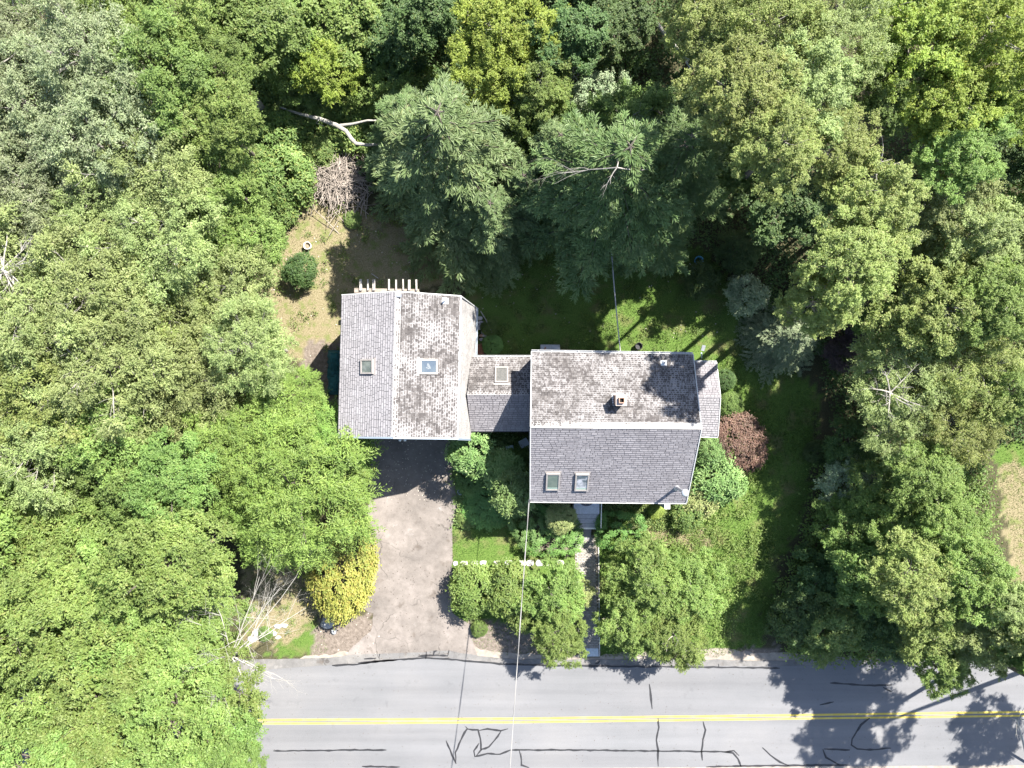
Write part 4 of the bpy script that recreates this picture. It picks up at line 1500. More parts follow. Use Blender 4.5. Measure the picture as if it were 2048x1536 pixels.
# overhead wires
def wire(pts, r, mat, label, strands=1):
    mb = MB()
    a, b = pts[0], pts[-1]
    for s_ in range(strands):
        fine = []
        n = 40
        for k in range(n + 1):
            t = k / n
            p = a.lerp(b, t)
            sag = -4 * t * (1 - t) * pts[1]
            an = t * 26 + s_ * math.pi
            off = Vector((math.cos(an), 0, math.sin(an))) * (r * 1.0 if strands > 1 else 0)
            fine.append(Vector((p.x, p.y, p.z + sag)) + off)
        mb.tube(fine, r, 6)
    o = mb.build("overhead_wire", mat)
    tag(o, label, "wire")


aw = P3(1058, 1004, 5.0)
bw = P3(1019, 1560, 6.8)
ext = aw + (bw - aw) * 1.9
wire([aw, .5, ext], .014, CABLE, "twisted grey service wire from the house corner across the road", 2)
wire([P3(1241, 705, 6.2), .25, P3(1218, 430, 7.5)], .03, CABLE, "single brown wire from the back eave into the pines")

# ------------------------------------------------------------------ vegetation
def unit(v):
    return v / (np.linalg.norm(v, axis=1, keepdims=True) + 1e-9)


def leaf_quads(c, d, nrm, ln, wd, fold=.18):
    """rhombic leaves: centres, axis, normal, length, width (arrays)"""
    s = unit(np.cross(nrm, d))
    n2 = np.cross(d, s)
    ln = np.asarray(ln).reshape(-1, 1) * np.ones((len(c), 1))
    wd = np.asarray(wd).reshape(-1, 1) * np.ones((len(c), 1))
    base = c - d * ln * .5
    tip = c + d * ln * .5 - n2 * ln * .10
    mid = c + d * ln * .04 - n2 * wd * fold
    a = mid + s * wd * .5 + n2 * wd * fold * 1.6
    b = mid - s * wd * .5 + n2 * wd * fold * 1.6
    V = np.stack([base, a, tip, b], 1).reshape(-1, 3)
    Fq = np.arange(len(c) * 4).reshape(-1, 4)
    return V, Fq


def rdirs(n, rng):
    v = rng.normal(size=(n, 3))
    return unit(v)


def crown_broad(seed, R=3.0, hz=2.3, lobes=46, twigs=13, leaves=40, ll=.15, lw=.085, lobe_r=.27, spread=.5, up=.6, shoot=.17, fan=.05, flat=.6, droop=.0,
                rmin=.42, rmax=.90):
    """leafy crown: lobes on an uneven dome, each set with shoots that radiate outwards, leaves along every shoot"""
    rng = np.random.default_rng(seed)
    k = np.arange(lobes)
    ph = k * 2.39996 + rng.uniform(0, .9, lobes)
    zz = 1 - (k + .5) / lobes * 1.42
    rr = np.sqrt(np.clip(1 - zz ** 2, 0, 1))
    dirv = np.stack([rr * np.cos(ph), rr * np.sin(ph), zz], 1)
    rad = rng.uniform(rmin, rmax, lobes) * (1 + .16 * np.sin(ph * 2 + seed) + .12 * np.sin(ph * 5 + 2 * seed))
    lc = dirv * rad[:, None] * np.array([R, R, hz])
    lr = R * lobe_r * rng.uniform(.5, 1.35, lobes)
    ns = lobes * twigs
    dl = np.repeat(dirv, twigs, 0)
    td = unit(rdirs(ns, rng) + dl * .8 + np.array([0, 0, .25]))
    o = np.repeat(lc, twigs, 0) + td * np.repeat(lr, twigs)[:, None] * rng.uniform(.35, .9, (ns, 1)) * np.array([1, 1, .85])
    sd = unit(td * .9 + dl * .35 + rdirs(ns, rng) * .45 + np.array([0, 0, .12 - droop]))
    sl = R * shoot * rng.uniform(.5, 1.45, ns)
    n = ns * leaves
    t = np.tile((np.arange(leaves) + .5) / leaves, ns) + rng.uniform(-.02, .02, n)
    S = np.repeat(sd, leaves, 0)
    L_ = np.repeat(sl, leaves)
    lat = rng.normal(size=(n, 3)) * np.array([1, 1, flat])
    lat = lat - S * np.sum(lat * S, 1, keepdims=True)
    wid = R * fan * (1.25 - t)[:, None]
    c = np.repeat(o, leaves, 0) + S * (t * L_)[:, None] + lat * wid
    c[:, 2] -= droop * L_ * t ** 2 * .8
    nrm = unit(np.array([0, 0, up]) + S * .25 + rdirs(n, rng) * spread)
    d = unit(S * .75 + unit(lat) * .7 + rdirs(n, rng) * .25)
    d = unit(d - nrm * np.sum(d * nrm, 1, keepdims=True))
    sc = rng.uniform(.6, 1.3, n) * (1.15 - .35 * t)
    V, Fq = leaf_quads(c, d, nrm, ll * sc, lw * sc)
    return V, Fq, lc


def crown_pine(seed, R=3.0, ht=7.0, levels=13, per=7, blets=15, needles=26, ll=.17, lw=.028, droop=.25, dense=1.0, upsw=.18, top=.12):
    """conifer crown: whorls of branches with side branchlets set with needles; z from 0 (lowest whorl) to ht (leader)"""
    rng = np.random.default_rng(seed)
    C, D, NN = [], [], []
    B = []
    for lv in range(levels):
        t = lv / (levels - 1)
        z0 = ht * t + (rng.normal(0, .12) if 0 < lv < levels - 1 else 0)
        rl = R * (1 - t) ** .75 * rng.uniform(.85, 1.1) + R * top
        m = max(4, int(per * (1 - .35 * t)))
        a0 = rng.uniform(0, 6.28)
        for j in range(m):
            a = a0 + 2 * np.pi * j / m + rng.normal(0, .16)
            L_ = rl * rng.uniform(.55, 1.28)
            dirh = np.array([np.cos(a), np.sin(a), 0])
            perp = np.array([-np.sin(a), np.cos(a), 0])
            curve = rng.normal(0, .10)

            def bp(q):
                return np.array([0, 0, z0]) + dirh * L_ * q + perp * curve * L_ * q ** 2 + np.array([0, 0, 1]) * (upsw * L_ * q - droop * L_ * q ** 2.2)
            B.append([bp(q) for q in (0, .35, .7, 1.0)])
            nb = max(5, int(blets * L_ / R))
            for k in range(nb):
                q = (.22 + .78 * (k + rng.uniform(0, .9)) / nb)
                o = bp(min(q, 1))
                side = 1 if k % 2 else -1
                bl = L_ * (.36 * (1.15 - q) + .10) * rng.uniform(.75, 1.25)
                if k >= nb - 1: side *= .15
                ang = side * rng.uniform(.55, .95)
                bd = dirh * np.cos(ang) + perp * np.sin(ang)
                bd = bd + np.array([0, 0, -.10 - droop * .5 * q + rng.normal(0, .10)])
                bd /= np.linalg.norm(bd)
                m2 = max(6, int(needles * dense * (.35 + bl / (R * .3))))
                tt = rng.uniform(.02, 1, m2)
                cc = o + bd * (tt * bl)[:, None]
                # needles sweep forward on both sides
                sd = np.cross(bd, [0, 0, 1.0]); sd /= np.linalg.norm(sd) + 1e-9
                sg = rng.choice([-1, 1], m2)
                fan = rng.uniform(.25, 1.0, m2)
                dd = bd * np.cos(fan)[:, None] + sd * (np.sin(fan) * sg)[:, None] + rng.normal(0, .18, (m2, 3)) + np.array([0, 0, .05])
                dd = unit(dd)
                C.append(cc + dd * ll * .45); D.append(dd)
                NN.append(unit(np.array([0, 0, 1.0]) + rng.normal(0, .45, (m2, 3))))
    C, D, NN = np.concatenate(C), np.concatenate(D), np.concatenate(NN)
    n = len(C)
    NN = unit(NN - D * np.sum(D * NN, 1, keepdims=True))
    s = rng.uniform(.7, 1.3, n)
    V, Fq = leaf_quads(C, D, NN, ll * s, lw * s, .1)
    return V, Fq, B


def crown_shrub(seed, R=1.0, hz=.8, clumps=70, leaves=85, ll=.13, lw=.05, box=0.0, shell=.86, rag=.18, whorl=True, sig=.10):
    """dense shrub; box>0 squares the outline (clipped hedge)"""
    rng = np.random.default_rng(seed)
    k = np.arange(clumps)
    ph = k * 2.39996
    zz = 1 - (k + .5) / clumps * 1.25
    rr = np.sqrt(np.clip(1 - zz ** 2, 0, 1))
    dv = np.stack([rr * np.cos(ph), rr * np.sin(ph), zz], 1)
    dv = unit(dv + rng.normal(0, .12, dv.shape))
    rad = shell * (1 + rng.normal(0, rag * .5, clumps) + rag * .6 * np.sin(ph * 3 + seed))
    if box:
        e = 2 + box
        q = (np.abs(dv) ** e).sum(1) ** (-1 / e)
        rad = rad * q
    tc = dv * rad[:, None] * np.array([R, R, hz])
    n = clumps * leaves
    g = rng.normal(size=(n, 3)) * R * sig
    c = np.repeat(tc, leaves, 0) + g * np.array([1, 1, .7])
    dr = np.repeat(dv, leaves, 0)
    out = unit(g + dr * R * .04)
    nrm = unit(np.array([0, 0, .6]) + dr * .5 + rdirs(n, rng) * .5)
    d = unit(out + rdirs(n, rng) * .5)
    d = unit(d - nrm * np.sum(d * nrm, 1, keepdims=True))
    s = rng.uniform(.7, 1.2, n)
    V, Fq = leaf_quads(c, d, nrm, ll * s, lw * s, .2)
    return V, Fq, tc


CROWN = {}          # kind -> list of (mesh, branches mesh, ref R, ref half height or height)


def limb_mesh(name, tips, h_base, mat, r0=.14, keep=18, seed=0, zc=0.0, thick=.035, twiglets=0, R=3):
    """limbs from the trunk axis to lobe centres (crown-local coordinates, trunk axis at x=y=0)"""
    rng = random.Random(seed)
    mb = MB()
    idx = list(range(len(tips)))
    rng.shuffle(idx)
    for i in idx[:keep]:
        t = Vector(tips[i])
        z0 = max(h_base, t.z - (Vector((t.x, t.y)).length) * rng.uniform(.5, .9))
        a = Vector((0, 0, z0))
        m1 = a.lerp(t, .5) + Vector((rng.uniform(-.15, .15), rng.uniform(-.15, .15), .10)) * R * .25
        mb.tube([a, m1, t], [thick * 1.7, thick * 1.1, thick * .5], 5, False)
        for k in range(twiglets):
            s_ = m1.lerp(t, rng.uniform(.1, 1))
            dd = (t - a).normalized() + Vector((rng.gauss(0, .6), rng.gauss(0, .6), rng.uniform(-.1, .7)))
            dd.normalize()
            e = s_ + dd * R * rng.uniform(.16, .36)
            mb.tube([s_, s_.lerp(e, .5) + Vector((rng.uniform(-.05, .05),) * 3), e], [thick * .5, thick * .36, thick * .2], 4, False)
    return mb.mesh(name, mat)


def add_crown(kind, V, Fq, R, hz, tips=None, bmat=BARK, twl=0, keep=16, thick=.035):
    me = np_mesh("crown", V, Fq, [LEAF['mid']])
    br = None
    if tips is not None:
        br = limb_mesh("branches", tips, -hz * .9, bmat, keep=keep, seed=len(CROWN.get(kind, [])), twiglets=twl, R=R, thick=thick)
    CROWN.setdefault(kind, []).append((me, br, R, hz))


for sd in (1, 2, 3):
    V, Fq, lc = crown_broad(sd, lobes=60, twigs=16, leaves=36, ll=.155, lw=.075, lobe_r=.24)
    add_crown('broad', V, Fq, 3.0, 2.3, lc, BARK, 2, 18)
for sd in (4, 5, 6):
    V, Fq, lc = crown_broad(sd, lobes=84, twigs=11, leaves=36, ll=.16, lw=.075, lobe_r=.17, rmin=.4, rmax=.98, shoot=.16)
    add_crown('clump', V, Fq, 3.0, 2.5, lc, BARK_PALE, 3, 24, .03)
for sd in (11, 12):
    V, Fq, lc = crown_broad(sd, lobes=56, twigs=9, leaves=34, ll=.20, lw=.13, lobe_r=.22, flat=.4, spread=.4, shoot=.15, fan=.07)
    add_crown('maple', V, Fq, 3.0, 2.3, lc, BARK, 2, 16)
for sd in (21, 22, 23):
    V, Fq, lc = crown_broad(sd, lobes=66, twigs=15, leaves=34, ll=.14, lw=.055, lobe_r=.22, spread=.55, shoot=.22, fan=.045, droop=.15, rmin=.4, rmax=.95)
    add_crown('locust', V, Fq, 3.0, 2.0, lc, TWIG, 6, 40, .022)
for sd in (91, 92):
    V, Fq, lc = crown_broad(sd, lobes=70, twigs=15, leaves=46, ll=.15, lw=.04, lobe_r=.20, spread=.45, shoot=.26, fan=.05, flat=.5, droop=.30, rmin=.5, rmax=.92)
    add_crown('feather', V, Fq, 3.0, 2.6, lc, BARK, 1, 16, .03)
for sd in (31, 32):
    V, Fq, B = crown_pine(sd, R=3.0, ht=6.0, levels=14, per=9, blets=20, needles=44, ll=.23, lw=.042, droop=.30)
    me = np_mesh("crown", V, Fq, [LEAF['pine']])
    mb = MB()
    for b in B: mb.tube(b, [.03, .022, .012, .005], 4, False)
    CROWN.setdefault('pine', []).append((me, mb.mesh("branches", BARK), 3.0, 6.0))
for sd in (41, 42):
    V, Fq, B = crown_pine(sd, R=3.0, ht=6.0, levels=17, per=10, blets=21, needles=40, ll=.17, lw=.036, droop=.5, upsw=.22, dense=1.1)
    me = np_mesh("crown", V, Fq, [LEAF['hemlock']])
    mb = MB()
    for b in B: mb.tube(b, [.028, .02, .01, .005], 4, False)
    CROWN.setdefault('hemlock', []).append((me, mb.mesh("branches", BARK), 3.0, 6.0))
for sd in (51, 52, 53):
    V, Fq, lc = crown_shrub(sd, ll=.14, lw=.05)
    add_crown('rhodo', V, Fq, 1.0, .8, lc * .8, BARK, 0, 12, .015)
for sd in (61, 62):
    V, Fq, lc = crown_shrub(sd, clumps=150, leaves=85, ll=.075, lw=.042, shell=.95, rag=.08, sig=.07)
    add_crown('bush', V, Fq, 1.0, .8, lc * .8, BARK, 0, 12, .012)
V, Fq, lc = crown_shrub(71, clumps=150, leaves=75, ll=.065, lw=.03, box=4, shell=.93, rag=.05, sig=.06)
add_crown('hedge', V, Fq, 1.0, .8, lc * .7, BARK, 0, 12, .012)
for sd in (81, 82):
    V, Fq, lc = crown_broad(sd, R=1.6, hz=1.1, lobes=40, twigs=11, leaves=34, ll=.11, lw=.055, lobe_r=.24, shoot=.24, fan=.06)
    add_crown('sapling', V, Fq, 1.6, 1.1, lc, BARK, 3, 20, .014)

trunk_cache = {}


def trunk_mesh(mat, rb_, rt):
    key = (mat.name, round(rb_, 2))
    if key not in trunk_cache:
        mb = MB()
        pts = [Vector((0, 0, -.03)), Vector((.0, 0, .03)), Vector((.02, .01, .3)), Vector((-.03, .02, .6)), Vector((.02, -.02, .85)), Vector((0, 0, 1.0))]
        mb.tube(pts, [rb_ * 1.5, rb_ * 1.15, rb_, rb_ * .8, rb_ * .55, rb_ * .3], 9)
        trunk_cache[key] = mb.mesh("trunk", mat, True)
    return trunk_cache[key]


veg_i = 0


def plant(kind, px, py, Rpx, h, mat, label, name=None, cat="tree", group=None, asp=1.0, var=None, rz=None, hzk=1.0, pos=None, Rm=None, lean=None):
    """one tree or shrub: crown centre at photo pixel, crown radius in photo pixels, total height in metres"""
    global veg_i
    veg_i += 1
    rr_ = random.Random(veg_i * 17 + 5)
    lst = CROWN[kind]
    me, br, R0, hz0 = lst[veg_i % len(lst) if var is None else var]
    conifer = kind in ('pine', 'hemlock')
    zc = h * .8
    for _ in range(4):
        R_ = Rpx * (H - zc) / F if Rm is None else Rm
        s = R_ / R0
        if conifer:
            hz = min(hz0 * s * 1.15, h * .88)
            zc = h - hz * .75
        else:
            hz = min(hz0 * s * hzk, h * (.46 if cat == 'tree' else .58))
            zc = h - hz * .75
    if pos is None:
        x, y = P(px, py, zc)
    else:
        x, y = pos
    nm = name or {'pine': 'conifer_tree', 'hemlock': 'conifer_tree', 'rhodo': 'shrub', 'bush': 'shrub', 'hedge': 'hedge', 'sapling': 'young_tree'}.get(kind, 'broadleaf_tree')
    # trunks on the slope of the clearing lean out over it a little: the foot stands farther from the clearing than the crown
    if lean is None: lean = (.5 if h > 13 else .25) if cat == 'tree' else 0
    gx_, gy_ = P(px, py, 0)
    fx, fy = x + (gx_ - x) * lean, y + (gy_ - y) * lean
    root = empty(nm, (fx, fy, 0), label, cat, group)
    a = rr_.uniform(0, 6.28) if rz is None else rz
    if conifer:
        zb_, sz = h - hz, hz / hz0
    else:
        zb_, sz = h - hz * 1.02, hz / hz0
    for nme, m_, mt in (("crown", me, LEAF[mat]), ("branches", br, None)):
        if m_ is None: continue
        o = bpy.data.objects.new(nme, m_)
        o.parent = root
        o.location = (x - fx, y - fy, zb_)
        o.scale = (s * asp, s / asp if asp != 1 else s, sz)
        o.rotation_euler = (0, 0, a)
        COL.objects.link(o)
        if mt is not None:
            o.material_slots[0].link = 'OBJECT'
            o.material_slots[0].material = mt
    if kind != 'hedge':
        rbk = max(.03, .025 + .009 * h) if cat == 'tree' else .04
        t = bpy.data.objects.new("trunk", trunk_mesh(BARK_PALE if kind == 'locust' else BARK, rbk, .02))
        t.parent = root
        zt_ = h - hz * (.4 if not conifer else .05)
        tv = Vector((x - fx, y - fy, zt_))
        t.rotation_mode = 'QUATERNION'
        t.rotation_quaternion = tv.to_track_quat('Z', 'Y')
        t.scale = (1, 1, tv.length)
        COL.objects.link(t)
    return root


G_L = "tall trees of the left wood"
G_R = "tall trees of the right wood"
G_B = "trees behind the back lawn"
G_F = "garden shrubs in front of the house"
TREES = [
    # --- lower left wood (bright yellow-green)
    ('broad', 70, 1110, 125, 11, 'spring', "bright green tree at the left edge, level with the stepping stones", G_L),
    ('broad', 200, 1085, 120, 10.5, 'spring', "bright tree left of the brown gap low in the left wood", G_L),
    ('broad', 335, 1130, 120, 11, 'spring', "yellow-green tree whose right side faces the dead tree's upper twigs", G_L),
    ('broad', 395, 1225, 95, 10, 'spring', "bright tree immediately left of the dead tree's fork", G_L),
    ('broad', 60, 1250, 130, 12, 'spring', "bright tree at the left edge, level with the dead tree", G_L),
    ('broad', 190, 1225, 125, 11.5, 'spring', "bright tree above the dark brown hole in the lower left canopy", G_L),
    ('broad', 310, 1290, 135, 12, 'spring', "broad bright tree in the middle of the lower left canopy", G_L),
    ('broad', 60, 1395, 140, 12.5, 'spring', "bright tree at the left edge, one up from the bottom corner", G_L),
    ('broad', 205, 1400, 140, 12.5, 'spring', "bright tree one up from the bottom edge, between two bright left-edge trees and the road", G_L),
    ('broad', 415, 1370, 92, 10.5, 'spring', "bright tree just below the dead tree, beside the road edge", G_L),
    ('broad', 345, 1430, 130, 12, 'spring', "bright tree left of the start of the double yellow line", G_L),
    ('broad', 438, 1475, 80, 10, 'mid', "deeper green tree overhanging the road at the lower left", G_L),
    ('broad', 90, 1530, 140, 12.5, 'spring', "bright tree filling the bottom left corner", G_L),
    ('broad', 240, 1540, 130, 12, 'spring', "bright tree at the bottom edge, second from the left corner", G_L),
    ('broad', 390, 1560, 120, 11, 'mid', "green tree at the bottom edge left of the road", G_L),
    ('broad', 455, 1560, 72, 10, 'mid', "rightmost green tree at the bottom edge, over the road", G_L),
    # --- middle left
    ('locust', 50, 640, 130, 11, 'olive', "pale olive tree at the left edge below the silver dead tree", G_L),
    ('locust', 185, 590, 130, 11, 'olive', "pale olive tree right of the silver dead tree", G_L),
    ('locust', 320, 610, 125, 10.5, 'straw', "straw-tinted feathery tree in the centre of the left wood", G_L),
    ('locust', 440, 600, 110, 9.5, 'olive', "pale olive tree nearest the bare earth behind the garage", G_L),
    ('locust', 495, 690, 90, 8.5, 'olive', "feathery tree facing the garage's left wall across the bare ground", G_L),
    ('locust', 60, 770, 130, 11, 'straw', "straw-tinted tree at the left edge level with the house roof", G_L),
    ('locust', 200, 735, 130, 11, 'olive', "pale feathery tree level with the breezeway, second from the left edge", G_L),
    ('locust', 345, 730, 120, 10, 'olive', "pale feathery tree level with the breezeway, third from the left edge", G_L),
    ('broad', 400, 810, 95, 8.5, 'olive', "olive rounded tree up-left of the bright driveway conifers", G_L),
    ('locust', 70, 890, 110, 10, 'olive', "olive tree at the left edge above the bright lower canopy", G_L),
    ('broad', 195, 845, 110, 9.5, 'spring', "yellow-green tree above the dark gap at mid left", G_L),
    ('broad', 55, 990, 110, 10.5, 'spring', "yellowish tree at the left edge below the dark gap", G_L),
    ('broad', 245, 950, 90, 9, 'mid', "clear green tree left of the driveway conifers, below the dark gap", G_L),
    ('broad', 340, 965, 95, 9.5, 'mid', "clear green tree touching the left side of the driveway conifers", G_L),
    ('broad', 300, 1045, 80, 9, 'spring', "small bright tree beside the brown gap, above the lower canopy", G_L),
    # --- upper left
    ('locust', 55, 55, 120, 13, 'grey', "grey-green feathery tree in the top left corner", G_L),
    ('locust', 175, 110, 120, 12.5, 'grey', "grey-green feathery tree below the dark twiggy gap at top left", G_L),
    ('broad', 280, 40, 105, 12, 'spring', "bright tree at the top edge left of the dark maples", G_L),
    ('broad', 320, 155, 115, 12, 'mid', "green tree below the bright one at the top edge, left of the broken trunk", G_L),
    ('locust', 60, 215, 125, 12.5, 'grey', "grey-green tree at the left edge, second from the top corner", G_L),
    ('locust', 190, 255, 120, 12, 'grey', "grey-green tree inside the upper left wood, between edge tree and bright tree", G_L),
    ('broad', 425, 130, 80, 10, 'mid', "small rounded green tree bordering the dark maples", G_L),
    ('broad', 420, 235, 90, 10.5, 'spring', "yellow-tipped tree left of the broken trunk", G_L),
    ('locust', 65, 370, 115, 12, 'grey', "grey-green tree at the left edge above the dark hole", G_L),
    ('locust', 305, 330, 125, 11.5, 'olive', "olive tree in the middle of the upper left wood", G_L),
    ('locust', 190, 420, 110, 11, 'olive', "olive tree to the right of the dark hole at the left edge", G_L),
    ('broad', 420, 350, 100, 10, 'spring', "bright tree left of the vine-covered mound", G_L),
    ('locust', 320, 475, 115, 10.5, 'olive', "olive tree above the straw-tinted tree in the left wood", G_L),
    ('broad', 480, 470, 85, 8, 'spring', "soft bright tree beside the cream pot's dry grass", G_L),
    ('broad', 400, 520, 80, 8.5, 'spring', "small bright tree between the vine mound and the olive trees", G_L),
    # --- driveway conifers
    ('feather', 590, 965, 150, 9.0, 'hemlock', "largest bright feathery conifer, beside the driveway", "bright conifers by the driveway"),
    ('feather', 490, 910, 105, 8.5, 'hemlock', "bright feathery conifer on the left of the driveway clump", "bright conifers by the driveway"),
    ('feather', 530, 1030, 95, 7.4, 'hemlock', "bright conifer at the lower end of the driveway clump, above the dead tree", "bright conifers by the driveway"),
    ('feather', 665, 890, 78, 6.6, 'hemlock', "bright conifer overlapping the garage's front left corner", "bright conifers by the driveway"),
    ('feather', 580, 800, 66, 5.6, 'hemlock', "small bright conifer at the top of the driveway clump", "bright conifers by the driveway"),
    # --- top centre
    ('maple', 500, 40, 95, 8, 'mid', "dark maple at the top edge, left of the bright leafy gap", G_B),
    ('maple', 600, 95, 85, 5, 'mid', "maple over the broken trunk's clearing at the top", G_B),
    ('maple', 690, 40, 90, 5.5, 'spring', "yellow-green maple at the top edge above the fallen log", G_B),
    ('sapling', 640, 130, 62, 5, 'lemon', "bright yellow-green young tree above the fallen log", G_B),
    ('maple', 790, 60, 90, 5, 'deep', "dark maple at the top edge left of the golden tree", G_B),
    ('maple', 880, 30, 85, 7, 'deep', "dark maple at the top edge touching the golden tree", G_B),
    ('sapling', 720, 165, 62, 2.8, 'spring', "young green tree just above the fork of the fallen log", G_B),
    ('sapling', 800, 170, 65, 3.6, 'spring', "young green tree above the white pine's crown", G_B),
    ('clump', 1010, 60, 105, 9.5, 'lemon', "golden tree at the top edge in the middle", G_B),
    ('clump', 985, 150, 85, 8.5, 'lemon', "golden-green tree below the golden one at the top edge", G_B),
    ('clump', 1075, 165, 75, 8.5, 'spring', "yellow-green tree right of the golden-green tree above the pines", G_B),
    ('maple', 1135, 70, 75, 9, 'deep', "dark leafy maple right of the golden tree", G_B),
    ('maple', 1235, 45, 75, 8, 'deep', "dark maple beside the black gap at the top", G_B),
    ('sapling', 1200, 200, 62, 6.5, 'silver', "pale feathery young tree below the black gap at the top", G_B),
    ('sapling', 1030, 260, 62, 6, 'mid', "young tree between the two big pines, upper", G_B),
    ('sapling', 1130, 265, 70, 6.5, 'mid', "young tree right of the pine gap, under the golden trees", G_B),
    ('clump', 1260, 245, 85, 8.5, 'mid', "green rounded tree above the large right-hand pine", G_B),
    ('clump', 1350, 250, 80, 8.5, 'deep', "dark tree left of the tall pale trees", G_B),
    # --- pines behind the yard
    ('pine', 905, 335, 172, 12, 'blue', "big blue-green pine behind the garage, left of the wire", "pines behind the back lawn"),
    ('pine', 985, 450, 100, 7.5, 'blue', "lower blue-green pine hanging over the back lawn, left of the wire", "pines behind the back lawn"),
    ('pine', 835, 270, 95, 6.5, 'pine', "darker pine beside the fallen log's tips", "pines behind the back lawn"),
    ('pine', 1215, 385, 160, 14, 'pine', "big dark pine where the brown wire ends", "pines behind the back lawn"),
    ('pine', 1335, 340, 115, 12.5, 'pine', "dark pine to the right of the wire's pine", "pines behind the back lawn"),
    ('pine', 1045, 395, 88, 7.0, 'blue', "small blue-green pine in the gap between the two big pines", "pines behind the back lawn"),
    ('pine', 1290, 445, 85, 7.5, 'pine', "low dark pine right of the wire at the back lawn's edge", "pines behind the back lawn"),
    ('pine', 1110, 330, 100, 8.5, 'blue', "pale-tipped pine between the two big pines", "pines behind the back lawn"),
    # --- top right
    ('clump', 1425, 40, 90, 13.5, 'straw', "pale straw-tipped tree at the top edge beside the bare trunk", G_R),
    ('locust', 1545, 55, 115, 14.5, 'straw', "tall pale tree at the top edge, second right of the bare trunk", G_R),
    ('locust', 1675, 60, 105, 14.5, 'olive', "tall pale tree at the top edge left of the yellow trees", G_R),
    ('clump', 1490, 175, 100, 17, 'straw', "straw-tipped tree just right of the bare leaning trunk", G_R),
    ('clump', 1620, 180, 105, 16, 'olive', "tall olive tree below the pair at the top edge", G_R),
    ('clump', 1560, 290, 85, 17, 'straw', "straw-tipped tree over the yellow-leaved dark maple", G_R),
    ('clump', 1680, 290, 80, 15.5, 'straw', "straw-tipped tree left of the pale forked branch", G_R),
    ('clump', 1830, 50, 115, 14, 'lemon', "yellow tree at the top edge, left of the corner tree", G_R),
    ('clump', 1975, 60, 120, 14, 'lemon', "yellow tree in the top right corner", G_R),
    ('clump', 1790, 170, 85, 12.5, 'mid', "green tree between the olive tree and the orange-flecked tree", G_R),
    ('clump', 1890, 195, 95, 13, 'lemon', "orange-flecked yellow tree at the upper right", G_R),
    ('clump', 2015, 190, 80, 12.5, 'lemon', "yellow tree at the right edge below the corner tree", G_R),
    ('clump', 1925, 295, 90, 12.5, 'spring', "bright tree below the orange-flecked tree", G_R),
    ('maple', 2040, 300, 60, 8, 'deep', "dark maple at the right edge in the shade", G_R),
    # --- right of the yard
    ('maple', 1470, 330, 70, 7.5, 'mid', "green maple between the dark pines and the pale tall trees", G_R),
    ('maple', 1570, 410, 85, 8, 'deep', "dark yellow-flecked maple above the blackest gap", G_R),
    ('clump', 1760, 415, 100, 16, 'straw', "pale straw tree right of the forked bare branch", G_R),
    ('clump', 1880, 400, 95, 10, 'olive', "olive tree at the upper right, above the pale wood", G_R),
    ('clump', 1710, 520, 95, 16.5, 'straw', "pale tree leaning over the black gap at the right", G_R),
    ('clump', 1840, 520, 100, 7.5, 'straw', "pale straw tree, third in from the right edge, level with the pergola", G_R),
    ('clump', 1960, 470, 95, 10, 'olive', "olive tree near the right edge above the pale wood", G_R),
    ('clump', 1650, 600, 72, 14.5, 'straw', "pale tree above the silvery spruce's left side", G_R),
    ('clump', 1750, 610, 60, 5.5, 'mid', "green tree between the purple shrub and the pale wood", G_R),
    ('clump', 1880, 620, 100, 10, 'straw', "olive tree inside the right wood, level with the silvery spruce", G_R),
    ('clump', 2005, 600, 85, 11, 'spring', "green tree at the right edge level with the silvery spruce", G_R),
    ('locust', 1815, 740, 105, 7.8, 'olive', "twiggy olive tree right of the purple shrub", G_R),
    ('locust', 1945, 735, 105, 8.5, 'straw', "straw-coloured twiggy tree at the right edge level with the house chimney", G_R),
    ('locust', 1810, 845, 80, 7.2, 'olive', "twiggy tree with a pale forked trunk showing, right of the yard", G_R),
    ('locust', 1915, 850, 90, 7.8, 'straw', "straw-tinted twiggy tree above the sunny right-hand lawn", G_R),
    ('clump', 2040, 790, 55, 9, 'spring', "bright tree at the right edge above the sunny lawn", G_R),
    ('sapling', 1700, 890, 55, 3.4, 'deep', "dark bluish young tree at the yard's right border", G_R),
    ('sapling', 1700, 965, 60, 3.4, 'silver', "grey-green young tree below the dark bluish one at the right border", G_R),
    ('sapling', 1770, 975, 62, 5.2, 'vine', "leafy young tree right of the grey-green one at the right border", G_R),
    ('clump', 1860, 960, 75, 8.5, 'spring', "bright tree between the twiggy wood and the sunny lawn", G_R),
    ('clump', 1720, 1050, 75, 5, 'mid', "green tree casting shade on the right side of the yard", G_R),
    ('clump', 1820, 1060, 85, 7, 'spring', "bright tree level with the stepping stones, right wood", G_R),
    ('clump', 1905, 1060, 70, 8.0, 'spring', "bright tree bordering the sunny lawn at the right edge", G_R),
    ('maple', 1655, 1155, 66, 3.2, 'deep', "dark leafy tree at the yard's lower right, nearest the lawn", G_R),
    ('maple', 1740, 1155, 75, 6, 'mid', "maple right of the dark leafy tree at the lower right", G_R),
    ('clump', 1830, 1165, 80, 10, 'straw', "pale tree in the lower right wood above the road", G_R),
    ('clump', 1950, 1165, 85, 10, 'spring', "bright tree at the lower right, left of the right-edge tree", G_R),
    ('clump', 2050, 1225, 60, 10.5, 'olive', "olive tree at the right edge below the sunny lawn", G_R),
    ('maple', 1600, 1235, 62, 3.4, 'deep', "small dark maple near the sandy roadside", G_R),
    ('maple', 1690, 1245, 65, 4.2, 'vine', "yellow-flecked maple by the roadside at the lower right", G_R),
    ('maple', 1775, 1255, 62, 4.8, 'deep', "dark maple by the roadside right of the yellow-flecked one", G_R),
